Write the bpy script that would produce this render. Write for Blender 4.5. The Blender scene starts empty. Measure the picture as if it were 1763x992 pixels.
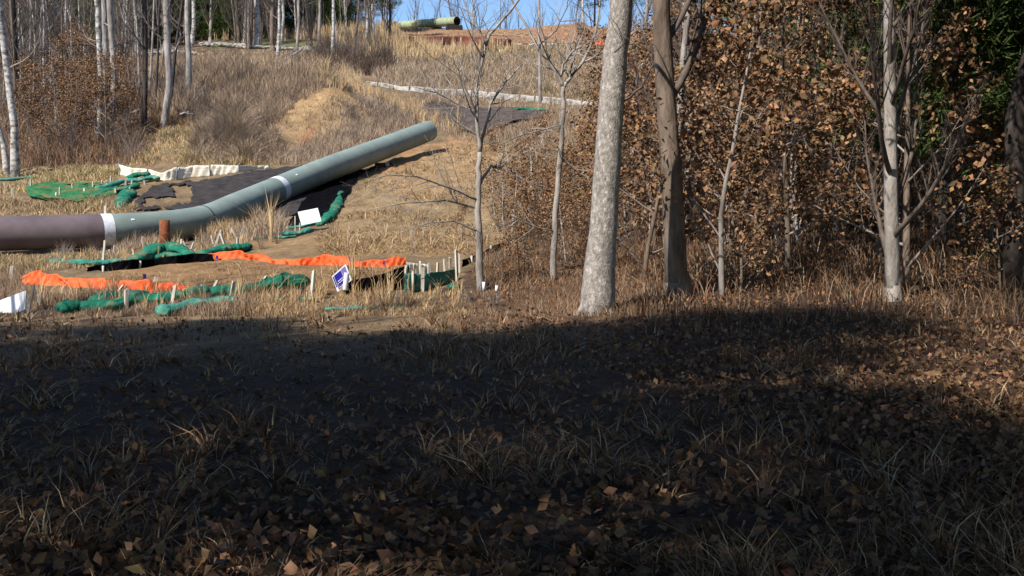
import bpy, math, random
import numpy as np
from mathutils import Vector, Matrix
random.seed(7); RNG = np.random.default_rng(11)
scene = bpy.context.scene
col = scene.collection
R = math.radians

# ------------------------------------------------------------------ camera
F, CX, CY = 1800.0, 881.5, 496.0
PH = math.atan(96.0 / F)
cam_d = bpy.data.cameras.new('camera'); cam = bpy.data.objects.new('camera', cam_d); col.objects.link(cam)
cam_d.sensor_width = 36.0; cam_d.lens = 36.0 * F / 1763.0
cam_d.clip_start = 0.1; cam_d.clip_end = 6000
cam.location = (0, 0, 0); cam.rotation_euler = (R(90) - PH, 0, 0)
scene.camera = cam
# ------------------------------------------------------------------ light
SUN = Vector((-0.46, -0.52, 0.70)).normalized()
elev = math.asin(SUN.z)
world = bpy.data.worlds.new('World'); scene.world = world; world.use_nodes = True
nt = world.node_tree; bg = nt.nodes['Background']
sky = nt.nodes.new('ShaderNodeTexSky'); sky.sky_type = 'NISHITA'; sky.sun_disc = False
sky.sun_elevation = elev; sky.sun_rotation = math.atan2(SUN.x, SUN.y); sky.altitude = 300
sky.air_density = 1.0; sky.dust_density = 0.0; sky.ozone_density = 5.0
nt.links.new(sky.outputs[0], bg.inputs[0]); bg.inputs[1].default_value = 0.105
sd = bpy.data.lights.new('sun', 'SUN'); sd.energy = 4.2; sd.angle = R(0.5); sd.color = (1.0, 0.94, 0.85)
so = bpy.data.objects.new('sun', sd); col.objects.link(so)
so.rotation_euler = SUN.to_track_quat('Z', 'Y').to_euler()
scene.view_settings.view_transform = 'Standard'; scene.view_settings.look = 'None'
scene.view_settings.gamma = 1.0; scene.view_settings.exposure = 0.75
scene.cycles.max_bounces = 5; scene.cycles.diffuse_bounces = 3; scene.cycles.transparent_max_bounces = 8
scene.cycles.use_denoising = True

# ------------------------------------------------------------------ projection helpers
cph, sph = math.cos(PH), math.sin(PH)
def P(px, py, D):
    a, b = (px - CX) / F, (CY - py) / F
    y = cph + b * sph; z = -sph + b * cph
    k = D / y
    return Vector((a * k, D, z * k))
def zrow(py, D): return P(CX, py, D).z
def proj(X, Y, Z):
    d = Y * cph - Z * sph; u = Y * sph + Z * cph
    d = np.maximum(d, 0.01)
    return CX + F * X / d, CY - F * u / d
# ------------------------------------------------------------------ terrain height
def hsh(i, j, s):
    n = (i * 374761393 + j * 668265263 + s * 974711) & 0x7fffffff
    n = ((n ^ (n >> 13)) * 1274126177) & 0x7fffffff
    return ((n ^ (n >> 16)) & 0xffff) / 65535.0
def vnoise(x, y, s=0):
    x = np.asarray(x, float); y = np.asarray(y, float)
    i = np.floor(x).astype(np.int64); j = np.floor(y).astype(np.int64)
    fx = x - i; fy = y - j; fx = fx * fx * (3 - 2 * fx); fy = fy * fy * (3 - 2 * fy)
    return ((hsh(i, j, s) * (1 - fx) + hsh(i + 1, j, s) * fx) * (1 - fy) + (hsh(i, j + 1, s) * (1 - fx) + hsh(i + 1, j + 1, s) * fx) * fy)
def fbm(x, y, s=0, o=4):
    a = 0; w = 1; t = 0
    for k in range(o):
        a = a + w * vnoise(x * 2 ** k, y * 2 ** k, s + k); t += w; w *= 0.55
    return a / t
COLS = {
 0:   [(539,21),(480,27),(432,33.5),(370,42),(320,48),(300,51),(240,60),(165,80),(110,105),(84,130),(62,155)],
 200: [(539,21),(480,26),(430,34),(405,37),(365,41),(330,46),(300,50),(240,60),(160,80),(100,103),(84,125),(62,155)],
 350: [(539,21),(475,26),(425,33),(408,37.5),(370,41),(330,45),(295,49.5),(275,53),(220,64),(150,80),(85,103),(70,125),(55,155)],
 500: [(539,21),(470,26),(410,34),(366,40),(348,43),(300,48),(275,53),(235,61),(150,80),(100,103),(66,125),(48,155)],
 650: [(539,21),(470,25.5),(410,32),(360,38),(315,46),(289,50.5),(268,55),(225,63),(150,82),(100,105),(68,125),(46,155)],
 750: [(539,21),(500,24),(450,28),(400,33),(350,39),(300,47),(264,55),(247,58),(200,70),(150,85),(100,108),(72,130),(46,155)],
 950: [(539,20.5),(490,24),(440,28),(400,33),(350,39),(300,46),(220,63),(165,82),(100,112),(72,130),(45,155)],
 1100:[(535,20),(490,24),(440,28),(400,33),(350,39),(300,46),(220,62),(150,85),(100,110),(72,130),(48,155)],
 1500:[(530,20),(480,24),(420,30),(350,40),(260,55),(160,85),(100,110),(60,150)],
 1900:[(530,20),(470,25),(410,30),(340,40),(250,55),(150,85),(95,110),(60,150)],
}
LD = np.linspace(math.log(2.0), math.log(160.0), 150)
NPX = np.linspace(-400, 2400, 113)
cols_z = []
for c, lst in COLS.items():
    Ds = [2, 5, 9, 14] + [d for y, d in lst]
    Zs = [-1.72, -1.78, -1.86, -1.84] + [zrow(y, d) for y, d in lst]
    cols_z.append(np.interp(LD, np.log(Ds), Zs))
cols_z = np.array(cols_z); cpx = np.array(list(COLS))
TAB = np.array([np.interp(NPX, cpx, cols_z[:, k]) for k in range(len(LD))])      # [logD, px]
for _ in range(3):
    T2 = np.pad(TAB, ((1, 1), (0, 0)), mode='edge'); TAB = (T2[:-2] + 2 * T2[1:-1] + T2[2:]) / 4
for _ in range(5):
    T2 = np.pad(TAB, ((0, 0), (1, 1)), mode='edge'); TAB = (T2[:, :-2] + 2 * T2[:, 1:-1] + T2[:, 2:]) / 4
MOUNDS = [(400, 262, 55, 2.3, 3.0, 1.7), (560, 190, 68, 2.6, 3.0, 2.2), (500, 235, 62, 2.5, 2.5, 0.8), (985, 52, 150, 5, 4, .7),
          (440, 140, 84, 5, 4, 0.8), (300, 195, 66, 4, 3, .5), (700, 190, 74, 4, 3, .7), (620, 285, 53, 1.6, 1.2, .25)]
MW = []
def hgt_slow(X, Y):
    X = np.asarray(X, float); Y = np.asarray(Y, float)
    Yc = np.clip(Y, 2.01, 159.9)
    px = CX + F * X / np.maximum(Y, 12.0)
    i = np.clip((px - NPX[0]) / (NPX[1] - NPX[0]), 0, len(NPX) - 1.001); j = np.clip((np.log(Yc) - LD[0]) / (LD[1] - LD[0]), 0, len(LD) - 1.001)
    ii = i.astype(int); jj = j.astype(int); fi = i - ii; fj = j - jj
    z = (TAB[jj, ii] * (1 - fi) + TAB[jj, ii + 1] * fi) * (1 - fj) + (TAB[jj + 1, ii] * (1 - fi) + TAB[jj + 1, ii + 1] * fi) * fj
    far = np.clip(Y - 155, 0, None); z = z - 0.02 * far - 0.00003 * far * far * 0.3
    w = np.clip((Y - 12) / 30, 0.25, 1)
    z = z + (fbm(X / 6, Y / 6, 3, 3) - .5) * 0.7 * np.clip((Y - 40) / 40, 0, 1) + (fbm(X / 1.1, Y / 1.1, 9, 3) - .5) * 0.22 * w + (vnoise(X / .32, Y / .45, 13) - .5) * .09 * w
    for (mx, my, sx, sy, h) in MW:
        z = z + h * np.exp(-((X - mx) / sx) ** 2 - ((Y - my) / sy) ** 2)
    return z
for (mpx, mpy, D, sx, sy, h) in MOUNDS:
    q = P(mpx, mpy, D); MW.append((q.x, D, sx, sy, h))
# baked height grid: the same vertices as the ground sheet, so things stand exactly on it
NROW, NCOL, L0, L1 = 620, 561, math.log(2.0), math.log(165.0)
U = np.sinh(np.linspace(-2.0, 2.0, NCOL)) / math.sinh(2.0) * 1.6
ROWM = np.exp(np.linspace(L0, L1, NROW))
uu0, rr0 = np.meshgrid(U, ROWM)
HG = hgt_slow(uu0 * np.sqrt(rr0 * rr0 + 200) * .8, rr0)
def hgt(X, Y):
    X = np.asarray(X, float); Y = np.asarray(Y, float)
    if Y.size and (Y.max() > 164.9 or Y.min() < 2.001):
        if Y.size == 1: return hgt_slow(X, Y)
        ok = (Y <= 164.9) & (Y >= 2.001)
        out = np.empty(np.broadcast(X, Y).shape); X = np.broadcast_to(X, out.shape); Y = np.broadcast_to(Y, out.shape)
        out[ok] = hgt(X[ok], Y[ok]); Yc = np.clip(Y[~ok], 2.001, 164.9); out[~ok] = hgt(X[~ok] * Yc / np.maximum(Y[~ok], 2), Yc) if (~ok).any() else 0
        return out
    u = X / (np.sqrt(Y * Y + 200) * .8)
    i = np.clip((np.arcsinh(u * (math.sinh(2.0) / 1.6)) + 2.0) / 4.0 * (NCOL - 1), 0, NCOL - 1.001)
    j = np.clip((np.log(Y) - L0) / (L1 - L0) * (NROW - 1), 0, NROW - 1.001)
    ii = i.astype(np.int32); jj = j.astype(np.int32); fi = i - ii; fj = j - jj; k = jj * NCOL + ii; H = HG.ravel()
    return (H[k] * (1 - fi) + H[k + 1] * fi) * (1 - fj) + (H[k + NCOL] * (1 - fi) + H[k + NCOL + 1] * fi) * fj
def hz(x, y): return float(hgt(np.array([x]), np.array([y]))[0])
def Gn(px, py):
    """many pixels -> ground points (first terrain crossing)"""
    px = np.asarray(px, float); py = np.asarray(py, float)
    out = np.zeros((len(px), 3))
    steps = np.exp(np.linspace(math.log(4), math.log(170), 260))
    for s in range(0, len(px), 20000):
        a = (px[s:s + 20000] - CX) / F; b = (CY - py[s:s + 20000]) / F
        ky = cph + b * sph; kz = -sph + b * cph
        Yg = steps[None, :]; X = (a / ky)[:, None] * Yg; Z = (kz / ky)[:, None] * Yg
        dif = Z - hgt(X, np.broadcast_to(Yg, X.shape))
        neg = dif < 0
        k = np.where(neg.any(1), neg.argmax(1), len(steps) - 1); k = np.maximum(k, 1)
        r = np.arange(len(k)); d0 = dif[r, k - 1]; d1 = dif[r, k]
        t = np.clip(d0 / np.where(np.abs(d0 - d1) < 1e-9, 1, d0 - d1), 0, 1)
        Y = steps[k - 1] + (steps[k] - steps[k - 1]) * t
        X = a / ky * Y
        out[s:s + 20000] = np.stack([X, Y, hgt(X, Y)], 1)
    return out
def G(px, py): return Vector(Gn([px], [py])[0])
def GX(px, D):
    """ground point at lateral pixel px and distance D"""
    x = (px - CX) / F * D
    return Vector((x, D, hz(x, D)))

# ------------------------------------------------------------------ materials
def lin(c):
    return tuple((v / 12.92 if v <= 0.04045 else ((v + 0.055) / 1.055) ** 2.4) for v in c)
def rgb(r, g, b, k=1.0): return tuple(v * k for v in lin((r / 255, g / 255, b / 255))) + (1,)
def mat(name, c1, c2=None, scale=3.0, rough=0.9, bump=0.0, stretch=(1, 1, 1), c3=None, detail=6, attr=None, trans=0, metal=0, bscale=None, lo=.35, hi=.65, spec=0.2):
    m = bpy.data.materials.new(name); m.use_nodes = True; n = m.node_tree.nodes; l = m.node_tree.links
    bs = n['Principled BSDF']; bs.inputs['Roughness'].default_value = rough; bs.inputs['Metallic'].default_value = metal
    bs.inputs['Specular IOR Level'].default_value = spec
    tc = n.new('ShaderNodeTexCoord'); mp = n.new('ShaderNodeMapping'); mp.inputs['Scale'].default_value = stretch
    l.new(tc.outputs['Object'], mp.inputs[0])
    nz = n.new('ShaderNodeTexNoise'); nz.inputs['Scale'].default_value = scale; nz.inputs['Detail'].default_value = detail; nz.inputs['Roughness'].default_value = .65
    l.new(mp.outputs[0], nz.inputs['Vector'])
    rp = n.new('ShaderNodeValToRGB'); rp.color_ramp.elements[0].position = lo; rp.color_ramp.elements[1].position = hi
    rp.color_ramp.elements[0].color = c1; rp.color_ramp.elements[1].color = c2 or c1
    if c3: e = rp.color_ramp.elements.new(hi + .12); e.color = c3
    l.new(nz.outputs[0], rp.inputs[0]); out = rp.outputs[0]
    if attr:
        at = n.new('ShaderNodeAttribute'); at.attribute_name = attr
        mx = n.new('ShaderNodeMix'); mx.data_type = 'RGBA'; mx.blend_type = 'MULTIPLY'; mx.inputs[0].default_value = 1
        l.new(out, mx.inputs[6]); l.new(at.outputs['Color'], mx.inputs[7]); out = mx.outputs[2]
    l.new(out, bs.inputs['Base Color'])
    if bump:
        n2 = n.new('ShaderNodeTexNoise'); n2.inputs['Scale'].default_value = bscale or scale * 4; n2.inputs['Detail'].default_value = 8
        l.new(mp.outputs[0], n2.inputs['Vector'])
        bp = n.new('ShaderNodeBump'); bp.inputs['Strength'].default_value = bump; bp.inputs['Distance'].default_value = .05
        l.new(n2.outputs[0], bp.inputs['Height']); l.new(bp.outputs[0], bs.inputs['Normal'])
    return m
M = {}
M['bark_grey'] = mat('grey_bark', rgb(112,104,98), rgb(176,168,160), 3.5, bump=.5, stretch=(1,1,.35), c3=rgb(200,194,188))
M['bark_pale'] = mat('pale_bark', rgb(104,98,92), rgb(178,172,164), 3.5, bump=.4, stretch=(1,1,1.6), c3=rgb(200,194,186), lo=.4, hi=.52)
M['bark_big'] = mat('lichen_bark', rgb(116,109,103), rgb(158,150,142), 15, bump=.5, stretch=(1,1,.6), c3=rgb(202,196,188), bscale=40, lo=.36, hi=.56, detail=12)
M['bark_dark'] = mat('dark_bark', rgb(44,38,36), rgb(84,76,70), 6, bump=.5, stretch=(1,1,.25))
M['bark_brown'] = mat('brown_bark', rgb(84,72,62), rgb(134,118,104), 5, bump=.4, stretch=(1,1,.3))
M['twig'] = mat('grey_twig', rgb(118,106,98), rgb(162,150,142), 4)
M['twig_dark'] = mat('dark_twig', rgb(78,68,62), rgb(112,100,92), 4)
M['oakleaf'] = mat('brown_oak_leaf', rgb(104,78,56), rgb(148,116,84), 9, attr='tint', c3=rgb(184,154,118), rough=.7)
M['needle'] = mat('pine_needle', rgb(38,52,26), rgb(74,90,42), 1.2, attr='tint', c3=rgb(96,112,52))
M['grass'] = mat('dry_grass', rgb(255,255,255), rgb(230,230,230), .6, attr='tint', rough=.8)
M['pipe_green'] = mat('green_epoxy', rgb(116,131,125), rgb(136,149,142), 1.0, rough=.65, bump=.06, spec=.3, c3=rgb(152,160,150), detail=9)
M['pipe_mauve'] = mat('mauve_epoxy', rgb(94,82,86), rgb(110,97,100), 1.6, rough=.6, spec=.3, c3=rgb(128,116,116), bump=.05)
M['wrap'] = mat('white_wrap', rgb(196,200,208), rgb(222,224,230), 8, rough=.6)
M['pipe_old'] = mat('weathered_pipe', rgb(128,140,112), rgb(168,176,148), 1.5, rough=.7, c3=rgb(178,170,138))
M['blackin'] = mat('pipe_bore', rgb(50,40,34), rgb(84,64,50), 4)
M['seam'] = mat('weld_seam', rgb(58,70,68), rgb(72,84,82), 4)
M['geo'] = mat('black_geotextile', rgb(40,37,38), rgb(68,62,60), 2.2, bump=.8, c3=rgb(92,82,74), bscale=9, stretch=(1,3,1))
M['blackfab_shade'] = mat('black_fabric_shade', rgb(7,7,9), rgb(15,14,16), 5, bump=.3, rough=.9, spec=.02)  # silt fence fabric; its near-black tone also carries the raised pipe's shade
M['whitefab'] = mat('white_silt_fabric', rgb(206,196,176), rgb(224,216,200), 3, bump=.35, stretch=(.6,.6,4), bscale=4)
M['greyfab'] = mat('grey_silt_fabric', rgb(146,140,132), rgb(184,179,172), 3, bump=.3)
M['geo_grey'] = mat('grey_geotextile', rgb(62,55,52), rgb(94,84,76), 1.6, bump=.9, c3=rgb(120,104,88), bscale=6)
M['sock'] = mat('green_sock', rgb(20,82,64), rgb(38,112,90), 2.2, bump=1.0, rough=.85, c3=rgb(118,116,86), bscale=8, lo=.3, hi=.55, spec=.1)
M['sock_teal'] = mat('teal_sock', rgb(40,102,90), rgb(72,136,122), 2.4, bump=1.0, rough=.85, c3=rgb(140,150,122), bscale=8, lo=.3, hi=.55, spec=.1)
M['net'] = mat('green_netting', rgb(30,82,50), rgb(54,108,72), 1.6, bump=1.0, rough=.9, c3=rgb(112,96,62), bscale=5, lo=.3, hi=.5, spec=.05)
M['orange'] = mat('orange_fence', rgb(224,84,36), rgb(236,108,58), 5, rough=.6, bump=.3)
M['redfab'] = mat('faded_red_fence', rgb(98,62,52), rgb(140,84,66), 3, rough=.8)
M['wood'] = mat('weathered_wood', rgb(176,166,152), rgb(216,208,196), 9, stretch=(1,1,.2), bump=.3, c3=rgb(226,220,210))
M['timber'] = mat('timber', rgb(150,126,76), rgb(186,164,108), 6, stretch=(.3,1,1))
M['darktimber'] = mat('dark_timber', rgb(38,32,30), rgb(58,50,46), 6)
M['rust'] = mat('rusty_steel', rgb(104,60,38), rgb(142,88,58), 7, bump=.3, rough=.8)
M['white'] = mat('white_board', rgb(238,239,243), rgb(244,245,248), 3, rough=.5)
M['white2'] = mat('white_plastic', rgb(232,234,240), rgb(240,240,244), 3, rough=.4)
M['blue'] = mat('blue_sign_face', rgb(42,36,138), rgb(52,46,152), 5, rough=.5)
M['bluewash'] = mat('faded_blue', rgb(112,104,160), rgb(128,122,172), 5, rough=.5)
M['ink'] = mat('sign_lettering', rgb(226,226,238), None, 5)
M['steel'] = mat('steel_post', rgb(92,96,98), rgb(122,126,126), 5, rough=.6)
M['greenpost'] = mat('green_steel_post', rgb(52,76,60), rgb(74,96,76), 5)
M['stone'] = mat('pale_stone', rgb(140,134,126), rgb(186,180,172), 3, bump=.5)
M['darkstone'] = mat('dark_stone', rgb(70,64,62), rgb(124,116,110), 5, bump=.6)
M['yellow'] = mat('yellow_green_tape', rgb(190,200,72), rgb(206,214,96), 5)
M['purple'] = mat('purple_tag', rgb(52,42,120), rgb(64,50,132), 5)
M['soilfab'] = mat('dirty_white_fabric', rgb(196,184,164), rgb(220,212,196), 3, bump=.3)

# ground material: soil colour attribute + noise
def ground_mat():
    m = bpy.data.materials.new('soil_and_litter'); m.use_nodes = True; n = m.node_tree.nodes; l = m.node_tree.links
    bs = n['Principled BSDF']; bs.inputs['Roughness'].default_value = .95; bs.inputs['Specular IOR Level'].default_value = .1
    at = n.new('ShaderNodeAttribute'); at.attribute_name = 'soil'
    tc = n.new('ShaderNodeTexCoord')
    prev = at.outputs['Color']
    for sc, a, b, st in ((1.3, .74, 1.22, (1, 1, 1)), (9, .62, 1.34, (1, 2.2, 1)), (38, .55, 1.4, (1, 2.5, 1))):
        mp = n.new('ShaderNodeMapping'); mp.inputs['Scale'].default_value = st; l.new(tc.outputs['Object'], mp.inputs[0])
        nz = n.new('ShaderNodeTexNoise'); nz.inputs['Scale'].default_value = sc; nz.inputs['Detail'].default_value = 5
        l.new(mp.outputs[0], nz.inputs['Vector'])
        mr = n.new('ShaderNodeMapRange'); mr.inputs[1].default_value = .3; mr.inputs[2].default_value = .7; mr.inputs[3].default_value = a; mr.inputs[4].default_value = b
        l.new(nz.outputs[0], mr.inputs[0])
        vm = n.new('ShaderNodeVectorMath'); vm.operation = 'SCALE'; l.new(prev, vm.inputs[0]); l.new(mr.outputs[0], vm.inputs['Scale']); prev = vm.outputs[0]
        last = nz
    l.new(prev, bs.inputs['Base Color'])
    bp = n.new('ShaderNodeBump'); bp.inputs['Strength'].default_value = .7; bp.inputs['Distance'].default_value = .08
    l.new(last.outputs[0], bp.inputs['Height']); l.new(bp.outputs[0], bs.inputs['Normal'])
    return m

# ------------------------------------------------------------------ object helpers
def tag(o, label=None, cat=None, group=None, kind=None):
    if label: o['label'] = label
    if cat: o['category'] = cat
    if group: o['group'] = group
    if kind: o['kind'] = kind
    return o
def empty(name, loc, label=None, cat=None, group=None):
    o = bpy.data.objects.new(name, None); o.location = loc; col.objects.link(o); o.empty_display_size = .2
    return tag(o, label, cat, group)
class MB:
    def __init__(s): s.v = []; s.f = []; s.sm = True
    def add(s, vs, fs):
        b = len(s.v); s.v.extend([tuple(x) for x in vs]); s.f.extend([tuple(i + b for i in f) for f in fs]); return s
    def tube(s, pts, rad, n=8, cap=True, squash=1.0, jit=0):
        pts = [Vector(p) for p in pts]
        if not hasattr(rad, '__len__'): rad = [rad] * len(pts)
        vs = []; fs = []
        ref = Vector((0, 0, 1)) if abs((pts[-1] - pts[0]).normalized().z) < .9 else Vector((1, 0, 0))
        for i, p in enumerate(pts):
            t = (pts[min(i + 1, len(pts) - 1)] - pts[max(i - 1, 0)]).normalized()
            a = t.cross(ref)
            if a.length < 1e-4: a = t.cross(Vector((0, 1, 0.1)))
            a.normalize(); b = a.cross(t).normalized()
            for k in range(n):
                th = 2 * math.pi * k / n; r = rad[i] * (1 + random.uniform(-jit, jit))
                vs.append(p + a * math.cos(th) * r + b * math.sin(th) * r * squash)
        for i in range(len(pts) - 1):
            for k in range(n):
                k2 = (k + 1) % n; fs.append((i * n + k, i * n + k2, (i + 1) * n + k2, (i + 1) * n + k))
        if cap:
            fs.append(tuple(range(n))[::-1]); fs.append(tuple((len(pts) - 1) * n + k for k in range(n)))
        return s.add(vs, fs)
    def box(s, c, d, rot=None, taper=1.0):
        vs = []
        for z in (-.5, .5):
            k = taper if z > 0 else 1
            for x, y in ((-.5, -.5), (.5, -.5), (.5, .5), (-.5, .5)):
                v = Vector((x * d[0] * k, y * d[1] * k, z * d[2]))
                if rot is not None: v = rot @ v
                vs.append(v + Vector(c))
        return s.add(vs, [(3, 2, 1, 0), (4, 5, 6, 7), (0, 1, 5, 4), (1, 2, 6, 5), (2, 3, 7, 6), (3, 0, 4, 7)])
    def build(s, name, m, parent=None, smooth=True, loc=None):
        me = bpy.data.meshes.new(name)
        off = Vector(loc) if loc is not None else Vector((0, 0, 0))
        me.from_pydata([tuple(Vector(v) - off) for v in s.v] if loc is not None else s.v, [], s.f)
        if smooth: me.polygons.foreach_set('use_smooth', [True] * len(me.polygons))
        me.materials.append(m); me.update()
        o = bpy.data.objects.new(name, me); col.objects.link(o)
        if parent is not None: o.parent = parent
        elif loc is not None: o.location = off
        return o
def npmesh(name, V, Fc, nper, m, tint=None, parent=None, smooth=False):
    """V (n,3), Fc flat index array with nper verts per face, tint (n,3) vertex colours"""
    me = bpy.data.meshes.new(name); nf = len(Fc) // nper
    me.vertices.add(len(V)); me.vertices.foreach_set('co', np.asarray(V, np.float32).ravel())
    me.loops.add(len(Fc)); me.loops.foreach_set('vertex_index', np.asarray(Fc, np.int32))
    me.polygons.add(nf); me.polygons.foreach_set('loop_start', np.arange(0, len(Fc), nper, dtype=np.int32))
    if smooth: me.polygons.foreach_set('use_smooth', np.ones(nf, bool))
    me.update(calc_edges=True)
    if tint is not None:
        a = me.color_attributes.new('tint' if name != 'ground' else 'soil', 'FLOAT_COLOR', 'POINT')
        a.data.foreach_set('color', np.hstack([tint, np.ones((len(tint), 1))]).astype(np.float32).ravel())
    me.materials.append(m); me.validate()
    o = bpy.data.objects.new(name, me); col.objects.link(o)
    if parent is not None: o.parent = parent
    return o
def copy_thing(root, loc, rz=0, sc=1.0, label=None, group=None, kids={}):
    c = root.copy(); col.objects.link(c); c.location = loc; c.rotation_euler = (root.rotation_euler.x, root.rotation_euler.y, rz)
    c.scale = (sc, sc, sc) if not hasattr(sc, '__len__') else sc
    if label: c['label'] = label
    if group: c['group'] = group
    for ch in root.children:
        d = ch.copy(); col.objects.link(d); d.parent = c
    return c

# ------------------------------------------------------------------ ground
def inpoly(px, py, poly):
    px = np.asarray(px); py = np.asarray(py); ins = np.zeros(px.shape, bool); n = len(poly)
    for i in range(n):
        x1, y1 = poly[i]; x2, y2 = poly[(i + 1) % n]
        if y1 == y2: continue
        c = ((y1 > py) != (y2 > py)) & (px < (x2 - x1) * (py - y1) / (y2 - y1) + x1)
        ins ^= c
    return ins
ROWS = np.concatenate([np.linspace(-60, 2, 30)[:-1], ROWM, np.exp(np.linspace(math.log(170), math.log(3500), 40))])
uu, rr = np.meshgrid(U, ROWS)
S = np.where(rr > 2, np.sqrt(rr * rr + 200), np.sqrt(204 + (rr - 2) ** 2))
GXm = uu * S * .8; GYm = rr; GZm = hgt_slow(GXm, GYm)
gpx, gpy = proj(GXm, np.maximum(GYm, 3), GZm)
wob = (fbm(GXm / 1.2, GYm / 2.0, 31) - .5); wx = gpx + wob * 60; wy = gpy + (fbm(GXm / 1.5, GYm / 2.5, 47) - .5) * 36
fine = fbm(GXm / .5, GYm / .9, 77)[..., None]
def C(r, g, b): return np.array(lin((r / 255, g / 255, b / 255)))
soil = np.ones(GXm.shape + (3,)) * C(134, 108, 76)
nb = fbm(GXm / 3, GYm / 4, 5)[..., None]
soil = soil * (1 - nb) + C(146, 122, 88) * nb
def paint(poly, c, k=1.0, soft=True):
    msk = inpoly(wx if soft else gpx, wy if soft else gpy, poly) & (GYm > 14)
    w = (msk * k)[..., None]
    soil[:] = soil * (1 - w) + c * w
paint([(-400,0),(700,0),(690,45),(500,60),(330,75),(230,110),(240,240),(200,280),(-400,290)], C(96,72,56))          # wood floor, leaf litter
paint([(640,40),(1120,36),(1120,74),(860,78),(690,70)], C(160,120,84))                                                # red clay crest
paint([(880,48),(1050,44),(1060,74),(900,74)], C(168,120,84), .7)
paint([(700,78),(1060,78),(1060,150),(720,140),(660,100)], C(134,112,82))
paint([(760,86),(860,84),(900,100),(780,104)], C(104,108,52), .7)
paint([(960,95),(1050,92),(1050,128),(980,124)], C(122,120,62), .6)
paint([(340,72),(560,70),(560,84),(340,88)], C(112,122,62), .8)
paint([(250,84),(340,76),(560,84),(560,100),(330,112),(250,104)], C(118,94,72))
paint([(455,225),(485,185),(540,150),(600,148),(640,165),(660,200),(600,245),(520,270),(470,250)], C(176,140,92))    # sand mound
paint([(505,235),(545,215),(560,260),(525,275)], C(180,120,70), .8)
paint([(730,245),(800,235),(860,255),(860,300),(760,330),(700,340),(640,310),(660,285)], C(178,130,82), .8)            # bare clay by the pipe end
paint([(560,395),(640,310),(760,250),(880,240),(1000,330),(1000,420),(800,440),(560,440)], C(172,142,96), .65)
paint([(180,470),(380,440),(700,460),(690,500),(430,500),(200,500)], C(158,120,76))                                    # straw covered bench
paint([(420,415),(700,400),(870,430),(700,450),(430,440)], C(164,130,84), .8)
paint([(150,300),(215,285),(300,325),(240,345)], C(150,124,82), .5)
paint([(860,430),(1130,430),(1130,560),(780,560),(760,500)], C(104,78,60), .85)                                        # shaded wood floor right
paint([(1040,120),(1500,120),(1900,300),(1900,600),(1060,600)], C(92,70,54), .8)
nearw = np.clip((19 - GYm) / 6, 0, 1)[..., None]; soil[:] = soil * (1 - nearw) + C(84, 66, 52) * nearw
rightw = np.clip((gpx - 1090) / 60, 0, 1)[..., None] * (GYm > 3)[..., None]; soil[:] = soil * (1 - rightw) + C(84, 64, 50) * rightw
lum = soil.mean(-1, keepdims=True); soil[:] = (lum + (soil - lum) * .82) * (.72 + .56 * fine)
nr, nc = GXm.shape
idx = np.arange(nr * nc).reshape(nr, nc)
q = np.stack([idx[:-1, :-1], idx[:-1, 1:], idx[1:, 1:], idx[1:, :-1]], -1).reshape(-1)
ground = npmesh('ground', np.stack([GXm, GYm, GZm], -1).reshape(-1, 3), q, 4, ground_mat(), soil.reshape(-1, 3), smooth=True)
tag(ground, kind='structure')

# drape a sheet lying on the ground: polygon in world derived from ground points
def drape(name, poly_px, m, lift=.03, n=44, label=None, cat=None, thick=.012, wr=.05, holes=(), lump=0):
    xs = [p[0] for p in poly_px]; ys = [p[1] for p in poly_px]
    gx = np.linspace(min(xs), max(xs), n * 2); gy = np.linspace(min(ys), max(ys), n)
    A, B = np.meshgrid(gx, gy); pts = Gn(A.ravel(), B.ravel())
    jx = A + (fbm(A / 14, B / 9, 5) - .5) * 8; jy = B + (fbm(A / 14, B / 9, 8) - .5) * 6
    ins = inpoly(jx, jy, poly_px)
    for h in holes: ins &= ~inpoly(A + (fbm(A / 9, B / 6, 15) - .5) * 20, B + (fbm(A / 9, B / 6, 18) - .5) * 12, h)
    Z = pts[:, 2] + lift + wr * (fbm(pts[:, 0] * 1.5, pts[:, 1] * 1.1, 21) ** 1) * 1.0 + lump * np.maximum(0, fbm(pts[:, 0] * .8, pts[:, 1] * .5, 25) - .4)
    V = np.stack([pts[:, 0], pts[:, 1], Z], 1); b = MB(); ids = {}
    for i in range(n - 1):
        for j in range(2 * n - 1):
            if ins[i, j] and ins[i + 1, j] and ins[i, j + 1] and ins[i + 1, j + 1]:
                f = []
                for (a, c) in ((i, j), (i + 1, j), (i + 1, j + 1), (i, j + 1)):
                    k = a * 2 * n + c
                    if k not in ids: ids[k] = len(b.v); b.v.append(tuple(V[k]))
                    f.append(ids[k])
                b.f.append(tuple(f))
    c = np.mean(np.array(b.v), 0); o = b.build(name, m, loc=Vector(c))
    md = o.modifiers.new('t', 'SOLIDIFY'); md.thickness = thick; md.offset = -1
    return tag(o, label, cat)

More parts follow.
